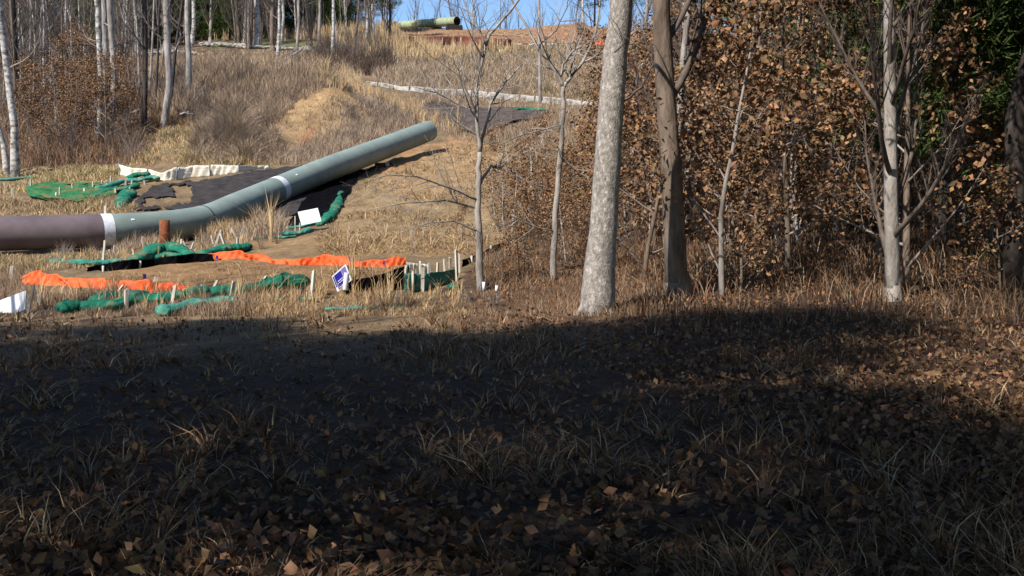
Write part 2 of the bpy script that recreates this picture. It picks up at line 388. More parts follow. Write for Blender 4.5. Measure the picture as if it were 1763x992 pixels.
# ------------------------------------------------------------------ trees
def rvec(s=1): return Vector((random.gauss(0, s), random.gauss(0, s), random.gauss(0, s)))
def grow(bufs, p, d, L, r, lev, maxlev, nseg=6, kids=7, up=.15, tips=None, start=.25, wob=.12, spread=(.6, 1.1), ratio=.5, shrink=.08, taper=.75):
    pts = [p.copy()]; rad = [r]; dd = d.normalized()
    for i in range(nseg):
        dd = (dd + rvec(wob) + Vector((0, 0, up * .3))).normalized()
        p = p + dd * (L / nseg); pts.append(p.copy()); rad.append(r * (1 - taper * (i + 1) / nseg))
    b = bufs[min(lev, len(bufs) - 1)]
    b.tube(pts, rad, n=(8, 5, 4, 3, 3)[min(lev, 4)], cap=(lev == 0))
    if tips is not None and lev >= maxlev - 1: tips.extend(pts[1:])
    if lev < maxlev:
        for k in range(kids):
            t = start + (1 - start) * (k + random.random()) / kids
            i = min(int(t * nseg), nseg - 1); q = pts[i].lerp(pts[i + 1], t * nseg - i)
            ax = rvec().normalized(); side = (ax - ax.dot(dd) * dd).normalized()
            an = random.uniform(*spread)
            nd = (dd * math.cos(an) + side * math.sin(an) + Vector((0, 0, up))).normalized()
            rr_ = r * (1 - taper * t)
            grow(bufs, q, nd, L * ratio * (1.15 - t * .6) * random.uniform(.7, 1.2), max(rr_ * .45, shrink * r), lev + 1, maxlev, max(3, nseg - 2), max(3, kids - 3), up, tips, .3, wob * 1.3, spread, ratio, shrink, .8)
def leaf_cloud(tips, n, size, name, m, parent, spread=.25, droop=.3, base=(1, 1, 1), var=.5):
    tips = np.array([tuple(t) for t in tips]); k = RNG.integers(0, len(tips), n)
    c = tips[k] + RNG.normal(0, spread, (n, 3)); c[:, 2] -= np.abs(RNG.normal(0, spread * droop, n))
    a = RNG.normal(0, 1, (n, 3)); a /= np.linalg.norm(a, axis=1)[:, None]; a[:, 2] = a[:, 2] * .6 - .4
    b = np.cross(a, RNG.normal(0, 1, (n, 3))); b /= np.linalg.norm(b, axis=1)[:, None] + 1e-6
    s = (size * RNG.uniform(.6, 1.3, n))[:, None]
    nn = np.cross(a, b)
    V = np.stack([c, c + a * s * .5 + b * s * .35 + nn * s * .12, c + a * s, c + a * s * .5 - b * s * .35 + nn * s * .12], 1).reshape(-1, 3)
    idx = np.arange(n) * 4
    Fq = np.stack([idx, idx + 1, idx + 2, idx, idx + 2, idx + 3], 1).reshape(-1)
    t = (1 - var + 2 * var * RNG.random((n, 1))) * np.array(base) * (1 + RNG.normal(0, .06, (n, 3)))
    return npmesh(name, V, Fq, 3, m, np.repeat(np.clip(t, 0, 2), 4, axis=0), parent)
FAR = Vector((0, -400, -60))
def bare_tree(H, r, bark, twig, lean=(0, 0), kids=16, low=.12, name='bare_tree', ml=3, cat='tree'):
    root = empty(name, FAR, None, cat); a, b = MB(), MB(); c = MB()
    grow([a, b, b, b], Vector((0, 0, -.3)), Vector((lean[0], lean[1], 1)), H, r, 0, ml, nseg=12, kids=kids, up=.35, start=low, wob=.035, ratio=.26, spread=(.6, 1.2), shrink=.1)
    a.tube([(0, 0, -.3), (0, 0, .15), (0, 0, .5)], [r * 1.5, r * 1.25, r * .9], n=8, cap=False)
    a.build('trunk', bark, root); b.build('branches', twig, root); return root
def oak_sapling(H, r, bark, nleaf, size=.13, kids=12, name='oak_sapling', spread=.22, ml=3, low=.06):
    root = empty(name, FAR, None, 'tree'); a, b = MB(), MB(); tips = []
    grow([a, b, b, b], Vector((0, 0, -.2)), Vector((random.gauss(0, .06), random.gauss(0, .06), 1)), H, r, 0, ml, nseg=9, kids=kids, up=.12, tips=tips, start=low, wob=.06, ratio=.42, spread=(.8, 1.35), shrink=.12)
    a.build('trunk', bark, root); b.build('branches', M['twig'], root)
    leaf_cloud(tips, nleaf, size, 'leaves', M['oakleaf'], root, spread * .5, .6, (.92, .88, .84), .6); return root
def pine(H, r, n=15000, name='pine_tree', start=.22, wide=.2, bright=1.0):
    root = empty(name, FAR, None, 'tree'); a = MB(); tips = []
    trunk = [Vector((random.gauss(0, .06) * k, random.gauss(0, .06) * k, -.3 + (H + .3) * k / 10)) for k in range(11)]
    a.tube(trunk, [r * (1 - .09 * k) for k in range(11)], n=8)
    lv = int(H * 1.5)
    for k in range(lv):
        t = start + (1 - start) * k / lv; z = H * t; L = H * wide * (1 - t) ** .6 * random.uniform(.6, 1.15) + .4
        for q in range(4):
            an = random.uniform(0, 6.28); d = Vector((math.cos(an), math.sin(an), random.uniform(-.1, .35)))
            pts = [trunk[min(10, int(t * 10))] * 1.0]; pts[0] = Vector((pts[0].x, pts[0].y, z))
            for s in range(4):
                d = (d + Vector((random.gauss(0, .12), random.gauss(0, .12), -.02 + .04 * s))).normalized(); pts.append(pts[-1] + d * L / 4)
                if s > 0: tips += [pts[-1]] * 2
            a.tube(pts, [r * .18 * (1 - t * .5), r * .13, r * .09, r * .06, .01], n=4, cap=False)
    a.build('trunk', M['bark_dark'], root)
    tp = np.array([tuple(t) for t in tips]); k = RNG.integers(0, len(tp), n)
    tuft = tp[k] + RNG.normal(0, .34, (n, 3)) * np.array([1, 1, .6])
    dr = RNG.normal(0, 1, (n, 3)); dr[:, 2] += .3; dr /= np.linalg.norm(dr, axis=1)[:, None]
    sd_ = np.cross(dr, RNG.normal(0, 1, (n, 3))); sd_ /= np.linalg.norm(sd_, axis=1)[:, None]
    L = RNG.uniform(.25, .55, n)[:, None]
    V = np.stack([tuft - sd_ * .028, tuft + sd_ * .028, tuft + dr * L], 1).reshape(-1, 3)
    t = bright * (.6 + .8 * RNG.random((n, 1))) * np.array([1, 1, .95])
    npmesh('crown', V, np.arange(3 * n), 3, M['needle'], np.repeat(t, 3, axis=0) * np.ones((1, 3)), root); return root

used = set()
def put(proto, loc, rz=None, sc=1.0, label=None, group=None):
    rz = random.uniform(0, 6.28) if rz is None else rz
    if proto.name not in used:
        used.add(proto.name); proto.location = loc; proto.rotation_euler = (proto.rotation_euler.x, proto.rotation_euler.y, rz)
        proto.scale = (sc, sc, sc)
        if label: proto['label'] = label
        if group: proto['group'] = group
        return proto
    return copy_thing(proto, loc, rz, sc, label, group)

bares = [bare_tree(random.uniform(15, 20), r, bk, tw, kids=kd, low=lo, ml=3 if kd > 24 else 2) for r, bk, tw, kd, lo in
         ((.17, M['bark_grey'], M['twig_dark'], 26, .05), (.12, M['bark_pale'], M['twig'], 22, .1), (.14, M['bark_brown'], M['twig_dark'], 28, .04), (.1, M['bark_brown'], M['twig_dark'], 26, .04), (.24, M['bark_brown'], M['twig_dark'], 18, .2))]
saps = [bare_tree(random.uniform(4, 7), r, bk, M['twig'], kids=16, low=.1, name='bare_sapling', ml=2, lean=(random.gauss(0, .05), 0)) for r, bk in ((.035, M['bark_grey']), (.045, M['bark_brown']), (.03, M['bark_pale']))]
skyline = [bare_tree(13, .14, M['bark_brown'], M['twig_dark'], kids=18, low=.25, ml=3, name='skyline_tree') for _ in range(3)]
pines = [pine(19, .2, 15000), pine(16, .17, 13000, wide=.24), pine(10, .12, 11000, start=.05, wide=.26, bright=1.15)]
shade_pine = pine(18, .22, 17000, start=.34, wide=.34)  # dense pine added to throw shade on the near and right-hand ground

def KIND(px, tail):
    return ('bare ' + tail) if px > 1100 else 'bare ' + tail + (', toward the picture\'s left edge' if px < 120 else ', above the brown oak leaves' if px < 240 else ', behind the dark trio' if px < 345 else ', left of the flared trunk' if px < 445 else ', above the stone line' if px < 530 else ', near the blue sky')
# far woods at left and behind
gF = 'bare trees in the woods on the upper left'
for i in range(105):
    px = random.uniform(-60, 690); D = random.uniform(106, 150)
    if px > 600 and D > 130: D = 125
    q = GX(px, D); put(random.choice([bares[0], bares[2], bares[3], bares[4], bares[2], bares[3], bares[1]]), q, sc=random.uniform(.75, 1.15), label=KIND(px, 'tree standing in the woods behind the grassy bank'), group=gF)
for i in range(45):
    px = random.uniform(-80, 260); D = random.uniform(66, 104)
    put(random.choice(bares[:4]), GX(px, D), sc=random.uniform(.5, .9), label=KIND(px, 'tree standing in the leafy woods left of the clearing'), group='bare trees on the left slope')
for i in range(110):
    if i < 60: px = random.uniform(-60, 660); D = random.uniform(104, 130)
    else: px = random.uniform(-60, 260); D = random.uniform(58, 100)
    put(random.choice(saps), GX(px, D), sc=random.uniform(.7, 1.3), label='thin leafless sapling among the trees of the upper left woods', group='thin saplings in the left woods')
for i in range(84):
    px = -90 + i * 8.9 + random.uniform(-8, 8); D = random.uniform(130, 172)
    if px > 650: break
    put(pines[(0, 1, 2, 2)[i % 4]] if px < 600 else pines[0], GX(px, D), sc=random.uniform(.9, 1.3) if px < 560 else .8, label='dark green pine standing deep in the woods on the upper left', group='pines deep in the left woods')
for (px, D, s) in ((165, 112, 1.0), (232, 116, 1.0), (120, 125, 1.1), (385, 128, 1.1), (300, 130, 1), (60, 118, 1), (205, 110, 1.1), (145, 118, 1.2), (222, 122, 1.2), (400, 122, 1.2), (365, 126, 1.2), (420, 127, 1.2), (250, 126, 1.2), (20, 112, 1.2), (90, 112, 1.1)):
    put(pines[2], GX(px, D), sc=s, label='yellow-green young evergreen between the trunks of the left woods', group='young evergreens in the left woods')
put(pines[0], GX(662, 132), sc=.62, label='dark pine at the right end of the woods beside the blue sky', group='edge pines')
put(pines[1], GX(1022, 152), sc=.95, label='dark pine with wide boughs on the crest left of the big grey trunk', group='edge pines')
for i in range(34):
    px = 690 + i * 13.5 + random.uniform(-9, 9); D = random.uniform(185, 225)
    x = (px - CX) / F * D
    put(skyline[i % 3], Vector((x, D, hz(x, D))), sc=random.uniform(1.05, 1.5), label='small leafless tree on the skyline beyond the hilltop pipe', group='leafless trees on the skyline')
for i in range(46):
    px = random.uniform(1075, 1800); D = random.uniform(95, 170)
    put(random.choice([bares[0], bares[2], bares[3], pines[0], pines[1]]), GX(px, D), sc=random.uniform(.8, 1.2), label='tree in the dense woods far behind the big grey trunk', group='woods far right')

def shrub(H, n, twig, name='bare_shrub'):
    root = empty(name, FAR, None, 'shrub'); a = MB(); b = MB()
    for k in range(n):
        an = random.uniform(0, 6.28); t = random.uniform(.1, .8); d = Vector((math.cos(an) * t, math.sin(an) * t, 1))
        grow([a, b, b], Vector((math.cos(an) * .06, math.sin(an) * .06, -.1)), d, H * random.uniform(.6, 1.1), .014, 1, 3, nseg=6, kids=7, up=.05, wob=.14, ratio=.5, spread=(.3, .9), start=.15)
    a.build('stems', M['twig_dark'], root) if a.v else None
    b.build('twigs', twig, root); return root
shrubs = [shrub(1.8, 12, M['twig_dark']), shrub(1.3, 12, M['twig']), shrub(1.6, 9, M['bark_brown'])]
for (x0, x1, y0, y1, n, s0, s1, lb, gp) in ((530, 690, 92, 112, 26, 1.2, 2.0, 'dark leafless shrub in the thicket at the centre of the bank', 'shrubs of the dark thicket'),
    (340, 470, 205, 262, 26, .6, 1.1, 'grey leafless shrub on the brush-covered mound', 'shrubs on the brush mound'),
    (570, 730, 165, 250, 30, .5, .9, 'pale grey shrub on the bank between the sand mound and the pipe end', 'shrubs behind the pipe end'),
    (270, 520, 105, 200, 40, .7, 1.5, 'brown leafless shrub on the slope below the path', 'shrubs below the path'),
    (0, 240, 120, 280, 60, .8, 1.6, 'dark leafless shrub among the brown oak leaves on the left', 'shrubs in the left woods'),
    (640, 1040, 95, 165, 30, .5, .9, 'low grey shrub on the hillside below the red clay crest', 'shrubs on the hillside'),
    (860, 1110, 280, 470, 34, .4, .8, 'leafless shrub among the oak saplings on the right', 'shrubs right of the slope'),
    (10, 480, 390, 440, 14, .3, .5, 'twiggy weed clump in front of the pipeline', 'weed clumps before the pipeline'),
    (40, 1100, 505, 536, 30, .18, .34, 'small leafless weed clump in the foreground brush', 'weed clumps in the foreground')):
    for i in range(n):
        px, py = random.uniform(x0, x1), random.uniform(y0, y1)
        if n == 14 and py < 415 + (40 if px < 190 else 0) - 5: py = random.uniform(436, 446) if px < 230 else random.uniform(418, 426)
        if any(inpoly(np.array([px]), np.array([py]), ng)[0] for ng in ([(470,190),(600,150),(600,235),(470,250)],)): continue
        put(random.choice(shrubs), G(px, py), sc=random.uniform(s0, s1), label=lb, group=gp)
# prominent stems traced at their own distances
def stem_tree(name, path, D, widths, bark, twig, label, group=None, kids=10, L=2.5, start=.15, sub=2, extra=5, flare=1.25, H=None, tw=.3, up=.35):
    """path: pixel points from base upward; widths px at base/top"""
    base = GX(path[0][0], D); k = D / F
    pts = [Vector(base) + Vector((0, 0, -.3))]
    n = len(path); rads = [widths[0] * k / 2 * flare]
    for i, (x, y) in enumerate(path[1:], 1):
        pts.append(P(x, y, D + random.uniform(-.1, .1))); rads.append((widths[0] + (widths[1] - widths[0]) * i / (n - 1)) * k / 2)
    # carry on above the frame
    d = (pts[-1] - pts[-2]).normalized(); r = rads[-1]
    for i in range(extra):
        d = (d + rvec(.04) + Vector((0, 0, .08))).normalized(); pts.append(pts[-1] + d * 1.8); rads.append(r * (1 - (i + 1) / (extra + 1)) + .01)
    # refine
    P2 = []; R2 = []
    for i in range(len(pts) - 1):
        for s in range(3): P2.append(pts[i].lerp(pts[i + 1], s / 3) + rvec(.012 * (1 if i else 0))); R2.append(rads[i] + (rads[i + 1] - rads[i]) * s / 3)
    P2.append(pts[-1]); R2.append(rads[-1])
    root = empty(name, base, label, 'tree', group); a, b = MB(), MB()
    loc = [p - base for p in P2]; a.tube(loc, R2, n=12)
    m = len(loc)
    for q in range(kids):
        t = start + (1 - start) * (q + random.random()) / kids; i = min(m - 2, int(t * (m - 1)))
        dd = (loc[i + 1] - loc[i]).normalized(); ax = rvec(); side = (ax - ax.dot(dd) * dd).normalized()
        nd = dd * .35 + side + Vector((0, 0, up * .5))
        grow([b, b, b], loc[i], nd, L * random.uniform(.5, 1.2) * (1.1 - .5 * t), max(R2[i] * tw, .008), 1, sub + 1, nseg=6, kids=5, up=up * .4, wob=.13, ratio=.5, spread=(.5, 1.0))
    a.build('trunk', bark, root); b.build('branches', twig, root); return root
W, Gy, Dk, Br = M['bark_pale'], M['bark_grey'], M['bark_dark'], M['bark_brown']
T = M['twig']; TD = M['twig_dark']
random.seed(21)
ST = [
 ('birch_tree', [(30,297),(24,220),(12,120),(2,40),(-4,0)], 50, (13,9), W, T, 'pale grey birch at the left edge with dark rings on its bark', 5),
 ('birch_tree', [(17,296),(6,250),(-6,210),(-20,150)], 50.5, (10,8), W, T, 'second pale birch leaning left out of the picture at its left edge', 3),
 ('bare_tree', [(28,195),(27,120),(23,50),(22,0)], 68, (10,9), Dk, TD, 'black shaded trunk just right of the pale birch at the left edge', 6),
 ('bare_tree', [(97,172),(98,90),(97,30),(92,0)], 78, (5,4), Gy, T, 'thin grey trunk left of the leaning tree in the left woods', 12),
 ('bare_tree', [(131,96),(126,50),(118,20),(110,0)], 96, (5,4), W, T, 'thin pale trunk leaning left over the brown oak leaves', 8),
 ('bare_tree', [(175,236),(174,130),(170,60),(167,0)], 60, (8,9), W, T, 'mottled white trunk rising out of the brown oak leaves on the left', 12),
 ('bare_tree', [(184,200),(182,120),(181,60),(179,0)], 64, (9,9), Gy, T, 'middle grey trunk of the close clump behind the oak leaves', 10),
 ('bare_tree', [(197,240),(196,130),(193,70),(189,0)], 61, (8,11), Gy, T, 'right-hand thick grey trunk of the clump behind the oak leaves', 8),
 ('bare_tree', [(212,90),(213,45),(215,0)], 100, (5,4), W, T, 'thin white trunk right of the oak-leaf clump near the gravel path', 8),
 ('bare_tree', [(251,222),(250,140),(250,60),(248,0)], 62, (9,8), Dk, TD, 'straight black trunk, left of the dark trio beside the clearing', 8),
 ('bare_tree', [(262,160),(262,80),(265,0)], 76, (4,3), Gy, T, 'thin grey trunk just right of the straight black trunk', 8),
 ('bare_tree', [(284,220),(291,150),(288,70),(286,0)], 62, (11,12), Gy, T, 'thick grey trunk in the middle of the dark trio beside the clearing', 9),
 ('bare_tree', [(294,150),(302,90),(308,50),(314,0)], 66, (6,4), Dk, TD, 'slender dark trunk leaning right behind the thick middle trunk', 10),
 ('bare_tree', [(271,190),(272,100),(274,20),(275,0)], 70, (4,3), Dk, T, 'thin dark trunk between the black trunk and the thick grey one', 8),
 ('bare_tree', [(330,160),(325,100),(322,50),(323,0)], 76, (10,8), Gy, T, 'grey trunk beside the uprooted root ball', 6),
 ('bare_tree', [(335,75),(334,40),(333,0)], 107, (7,6), W, T, 'pale trunk at the near end of the grassy bank by the path', 5),
 ('bare_tree', [(446,70),(445,45),(443,20),(441,0)], 108, (10,8), W, T, 'flared pale trunk standing in the tall tan grass of the bank', 4),
 ('bare_tree', [(453,72),(450,40),(446,0)], 109, (2.5,2), Br, T, 'very thin stem beside the flared pale trunk', 5),
 ('bare_tree', [(482,94),(481,50),(481,0)], 100, (6,5), W, T, 'straight white trunk in front of the white stone line', 3),
 ('bare_tree', [(488,56),(488,30),(487,0)], 116, (5,5), W, T, 'pale trunk just behind the straight white one', 3),
 ('bare_tree', [(514,80),(514,40),(514,0)], 104, (4.5,4), Gy, T, 'slim grey trunk right of the pair of white trunks', 4),
 ('bare_tree', [(552,52),(551,20),(551,0)], 118, (5,4), Gy, T, 'grey trunk standing behind the tall grass near the middle', 5),
 ('bare_tree', [(575,92),(574,45),(574,0)], 101, (5.5,5), W, T, 'pale straight trunk above the dark thicket', 4),
 ('bare_tree', [(633,70),(632,40),(630,0)], 108, (6,5), W, T, 'pale trunk near the right end of the grassy bank', 4),
 ('bare_tree', [(612,75),(616,30),(618,0)], 110, (4,3), Br, TD, 'brown trunk left of the last pale trunk on the bank', 6),
 ('bare_tree', [(672,58),(672,30),(671,-10)], 120, (5,4), Dk, TD, 'dark vine-covered trunk against the sky left of the hilltop pipe', 9),
 ('bare_tree', [(283,150),(284,60),(288,0)], 88, (4,3), Gy, T, 'thin grey stem seen behind the dark trio', 8),
 ('bare_tree', [(52,150),(53,70),(52,0)], 86, (4,3), Gy, T, 'thin grey trunk right of the black shaded one', 8),
 ('bare_tree', [(930,182),(929,110),(928,40),(928,0)], 76, (5,4), Gy, T, 'thin straight trunk on the slope between the two forked saplings', 6),
 ('bare_tree', [(1003,42),(1003,20),(1004,-20)], 150, (4.5,4), W, T, 'bare pole-like trunk on the crest left of the dark pine', 4),
]
for nm, path, D, w, bk, tw, lb, kd in ST:
    stem_tree(nm, path, D, w, bk, tw, lb, None, kd, L=2.4 if D < 90 else 3)
# right foreground trees
def limb(b, pts, D, w0, w1, n=6, sub=6, L=.9):
    k = D / F; q = [P(x, y, D + dz) for (x, y, dz) in pts]
    Q = []
    for i in range(len(q) - 1):
        for s in range(3): Q.append(q[i].lerp(q[i + 1], s / 3) + rvec(.01))
    Q.append(q[-1]); m = len(Q); rd = [(w0 + (w1 - w0) * i / (m - 1)) * k / 2 for i in range(m)]
    return Q, rd
def forked(name, D, trunk, tw, limbs, bark, label, twigs=5, L=1.0):
    base = GX(trunk[0][0], D); root = empty(name, base, label, 'tree'); a, b = MB(), MB()
    Q, rd = limb(a, [(x, y, 0) for x, y in trunk], D, *tw); Q[0] = base + Vector((0, 0, -.2)); a.tube([p - base for p in Q], rd, n=10)
    for pts, w in limbs:
        b = MB(); w = (w[0] * 1.15, w[1] * 1.5)
        Q, rd = limb(b, pts, D, *w); Q = [p - base for p in Q]; b.tube(Q, rd, n=6)
        for t in range(twigs):
            i = random.randint(2, len(Q) - 2); d = (Q[i + 1] - Q[i]).normalized()
            ax = rvec(); nd = d * .7 + (ax - ax.dot(d) * d).normalized() * .8
            grow([b], Q[i], nd, L * random.uniform(.5, 1.1), max(rd[i] * .5, .007), 1, 3, nseg=5, kids=4, up=.05, wob=.16, ratio=.55, spread=(.4, .9))
        b.build('limb', bark, root)
    a.build('trunk', bark, root); return root
forked('young_tree', 23.5, [(826,508),(826,440),(823,360),(824,300),(826,262)], (14,8.5),
 [([(826,262,0),(822,220,0),(820,170,0),(826,120,0),(842,60,.2),(880,20,.4),(915,-30,.5)],(7,2.5)),
  ([(826,262,0),(832,230,.2),(845,180,.4),(870,140,.5),(900,110,.7)],(6,1.5)),
  ([(821,200,0),(806,165,-.2),(790,130,-.3),(786,100,-.4)],(4.5,1.2)),
  ([(821,195,0),(790,180,0),(750,160,-.3),(715,150,-.5)],(3,1)),
  ([(825,320,0),(845,285,.3),(860,290,.6),(875,280,.8)],(5,1.5)),
  ([(824,345,0),(780,325,-.4),(720,305,-.8),(670,300,-1),(640,310,-1.2)],(4,1)),
  ([(824,360,0),(770,345,-.3),(700,350,-.9),(640,360,-1)],(3.5,1)),
  ([(824,400,0),(780,380,-.3),(730,385,-.6),(690,400,-.8)],(3,1)),
  ([(838,80,0),(820,40,0),(800,10,0),(790,-30,0)],(3,1)),
  ([(824,120,0),(812,80,0),(815,20,0),(810,-20,0)],(3,1))], M['bark_grey'],
 'pale young tree with a forked top and spreading twigs right of the straw slope', 9, 1.4)
forked('young_tree', 24.5, [(951,527),(953,440),(960,330),(966,240),(970,175),(970,150)], (12,7),
 [([(970,150,0),(960,125,0),(935,95,0),(918,70,.2),(905,40,.3),(880,0,.4),(860,-30,.4)],(6,2)),
  ([(970,150,0),(985,130,.2),(1005,105,.4),(1020,70,.4),(1030,30,.4),(1035,-20,.5)],(6,2)),
  ([(966,132,0),(970,110,0),(985,90,-.2),(1000,80,-.3)],(4,1.5)),
  ([(1003,108,.4),(1040,88,.3),(1080,65,.2),(1100,50,.1)],(3.5,1.5)),
  ([(967,215,0),(930,225,-.4),(890,235,-.6),(860,250,-.7)],(3,1)),
  ([(964,270,0),(1000,300,.2),(1030,310,.3)],(3,1)),
  ([(957,400,0),(920,390,-.3),(880,370,-.6)],(2.5,1)),
  ([(925,80,.2),(960,50,0),(975,15,0),(985,-20,0)],(3,1))], Gy,
 'slender grey young tree forking wide in front of the hillside, left of the big trunk', 9, 1.4)
big = stem_tree('big_tree', [(1027,528),(1036,400),(1045,280),(1056,150),(1064,60),(1071,0)], 20, (50,38), M['bark_big'], T, 'big pale grey tree trunk with lichen-mottled bark leaning right', None, 16, L=4, extra=6, flare=1.3, start=.5)
rb = MB()
for k in range(7):
    an = k * .9 + random.uniform(-.2, .2); dx, dy = math.cos(an), math.sin(an)
    rb.tube([Vector((dx * .12, dy * .12, .55)), Vector((dx * .22, dy * .22, .18)), Vector((dx * .33, dy * .33, .02)), Vector((dx * .5, dy * .5, -.12))], [.06, .09, .07, .03], n=8)
rb.build('root_flare', M['bark_big'], big)
# hand-laid low limbs crossing the big trunk
def vine_limb(pts, D, w):
    b = MB(); Q, rd = limb(b, pts, D, *w); Q = [p - big.location for p in Q]; b.tube(Q, rd, n=6)
    for t in range(4):
        i = random.randint(2, len(Q) - 2); grow([b], Q[i], rvec() + Vector((.4, 0, .3)), .8, rd[i] * .5, 1, 3, nseg=4, kids=3, up=.05, wob=.15, ratio=.5)
    b.build('limb', TD, big)
vine_limb([(1068,175,0),(1085,168,-.3),(1105,150,-.6),(1125,110,-.8)], 20, (5, 2))
vine_limb([(1058,90,-.45),(1075,75,-.5),(1070,55,-.5),(1050,25,-.5)], 20, (3, 1))
# oak saplings holding brown leaves
oaks = [oak_sapling(3.6, .04, Gy, 2100, .09), oak_sapling(2.6, .03, Br, 1200, .085), oak_sapling(4.8, .06, Br, 2600, .095), oak_sapling(3.0, .035, W, 900, .09)]
OK = [(858,33,3,.7),(872,31,3,.7),(892,33,1,.75),(912,32,3,.9),(935,31,1,.8),(968,34,1,.9),(990,33,1,1.0),(870,40,3,.9),(900,42,1,.8),(940,43,3,.9),(975,27,3,.8),(880,30,3,.8),(905,29,1,.8),(925,36,3,.9),(980,31,1,1.0),(1000,37,0,.8),(1010,28,1,.8),(1040,30,2,.95),(1075,31,0,1.1),(1090,34,2,1.2),(1108,24,2,1.1),(1120,40,2,1.4),(1085,46,2,1.5),(1060,55,2,1.3),(1020,46,0,1.1),(1105,60,2,1.7),(1128,30,2,1.3),(895,24.5,1,.55),(930,38,3,1.0),(795,31,1,.5),(950,33,3,.9)]
for px, D, k, s in OK:
    put(oaks[k], GX(px, D), sc=s * .95, label='oak sapling still holding its brown leaves, behind the big grey trunk on the right' if px > 960 else 'oak sapling holding brown leaves between the two slender young trees', group='oak saplings right of the clearing' if px > 960 else 'oak saplings below the slope')
OL = [(88,62,2,.8),(110,60,0,1.2),(125,57,2,.8),(140,61,2,.9),(158,58,2,1.0),(170,60,0,1.0),(188,57.5,2,1.0),(202,60,0,1.1),(215,63,0,1.),(150,66,2,1.1),(95,68,2,1.1),(60,64,0,1.1),(70,55,1,1.1),(180,66,2,1.1),(205,75,2,.9),(130,75,2,1.1),(40,62,1,1.2),(95,56,3,.8)]
for px, D, k, s in OL:
    put(oaks[k], GX(px, D), sc=s, label='oak sapling with dense brown leaves at the foot of the left woods', group='oak saplings on the left')
# shady woods at right; around the viewpoint, trees added for their shade
for i in range(60):
    D = random.uniform(19, 60); px = random.uniform(1210 if D < 28 else 1130, 1850)
    put(random.choice(oaks + [oaks[2]]), GX(px, D), sc=random.uniform(1.0, 1.7), label='oak sapling with brown leaves in the shaded woods at the far right', group='oak saplings in the shaded right woods')
for i in range(34):
    px = random.uniform(1120, 1900); D = random.uniform(20, 70)
    put(random.choice(bares), GX(px, D), sc=random.uniform(.7, 1.1), label='bare tree in the shaded woods at the far right', group='bare trees in the shaded right woods')
for i in range(22):
    D = random.uniform(24, 62); px = random.uniform(1480 if D < 36 else 1300, 1950)
    put(pines[i % 3], GX(px, D), sc=random.uniform(.8, 1.1), label='dark pine in the shaded woods at the far right', group='pines in the shaded right woods')
for (x, y) in ((-9,-3),(-13,-8),(-5,-4),(1,-3),(7,-5),(-17,-4),(-3,-11),(4,-12),(-10,-14),(10,-11),(-19,-11),(12,-2),(-22,-1),(16,-7),(6,2),(12,4),(7,8.5),(11,10),(15,8),(18,1),(11,15),(8,14),(15,14),(20,14),(1.5,1.5),(-15.5,-.5),(20,20),(15,21),(-17,4.5),(-12.5,5),(-9,4),(-6.5,4.5),(-14,1.5),(-22,2),(10.5,22),(16,28),(24,27),(12.5,33),(21,36),(30,38)):
    put(shade_pine, Vector((x, y, hz(x, y))), sc=random.uniform(.8, 1.12), label='tall dense pine added to shade the near ground', group='added shade pines around the viewpoint')
for k, (x, y) in enumerate(((-8,8.5),(-11,12),(-13.5,16),(-7,4.5),(-10,6.5),(-15,13),(-4,-1),(-1,-4),(-12,9.5))):
    put(bares[(4, 0, 2)[k % 3]], Vector((x, y, hz(x, y))), sc=random.uniform(.7, .9), label='bare hardwood added for branch shadows beside the pines near the viewpoint', group='added bare trees around the viewpoint')  # added so their branch shadows break up the edge of the shade
#OBJECTS
# ------------------------------------------------------------------ pipeline
def smooth_path(keys, n=8):
    out = []; k = len(keys)
    for i in range(k - 1):
        p0 = keys[max(i - 1, 0)]; p1 = keys[i]; p2 = keys[i + 1]; p3 = keys[min(i + 2, k - 1)]
        for s in range(n):
            t = s / n
            out.append(.5 * ((2 * p1) + (p2 - p0) * t + (2 * p0 - 5 * p1 + 4 * p2 - p3) * t * t + (3 * p1 - p0 - 3 * p2 + p3) * t ** 3))
    out.append(keys[-1]); return out
PR = .535
keys = [P(-170, 405, 31.2), P(-60, 404, 31.9), P(60, 401, 32.7), P(182, 397, 33.6), P(265, 392.5, 34.9), P(350, 380, 36.8), P(412, 355, 39.2), P(477, 327.5, 42), P(560, 293, 45.5), P(650, 259, 50.2), P(737, 226, 55)]
path = smooth_path(keys, 10)
pipe = empty('pipeline', path[30], 'long green and mauve steel pipeline bending up the slope', 'pipeline')
off = Vector(path[30])
def hollow(pts, r, m, name, parent, o, wall=.05, ends=True, n=48, inner=None):
    b = MB(); pts = [p - o for p in pts]; b.tube(pts, r, n=n, cap=False)
    ob = b.build(name, m, parent)
    if ends:
        c = MB(); c.tube(pts, r - wall, n=n, cap=False)
        c.f = [f[::-1] for f in c.f]
        for e in (0, -1):
            t = pts[e] ; 
            dd = (pts[1] - pts[0]).normalized() if e == 0 else (pts[-1] - pts[-2]).normalized()
            ref = Vector((0, 0, 1)); a = dd.cross(ref).normalized(); bb = a.cross(dd)
            vs = []
            for k in range(n):
                th = 2 * math.pi * k / n; u = a * math.cos(th) + bb * math.sin(th); vs += [t + u * r, t + u * (r - wall)]
            c.add(vs, [(2 * k, 2 * ((k + 1) % n), 2 * ((k + 1) % n) + 1, 2 * k + 1) for k in range(n)])
        c.build('bore', inner or M['blackin'], parent)
    return ob
s1 = path[:31]; s2 = path[30:51]; s3 = path[50:71]; s4 = path[70:]
hollow(s1, PR, M['pipe_mauve'], 'pipe_section', pipe, off, ends=False)['label'] = 'mauve coated pipe section'
hollow(s2, PR, M['pipe_green'], 'pipe_section', pipe, off, ends=False)['label'] = 'green pipe section next to the mauve one'
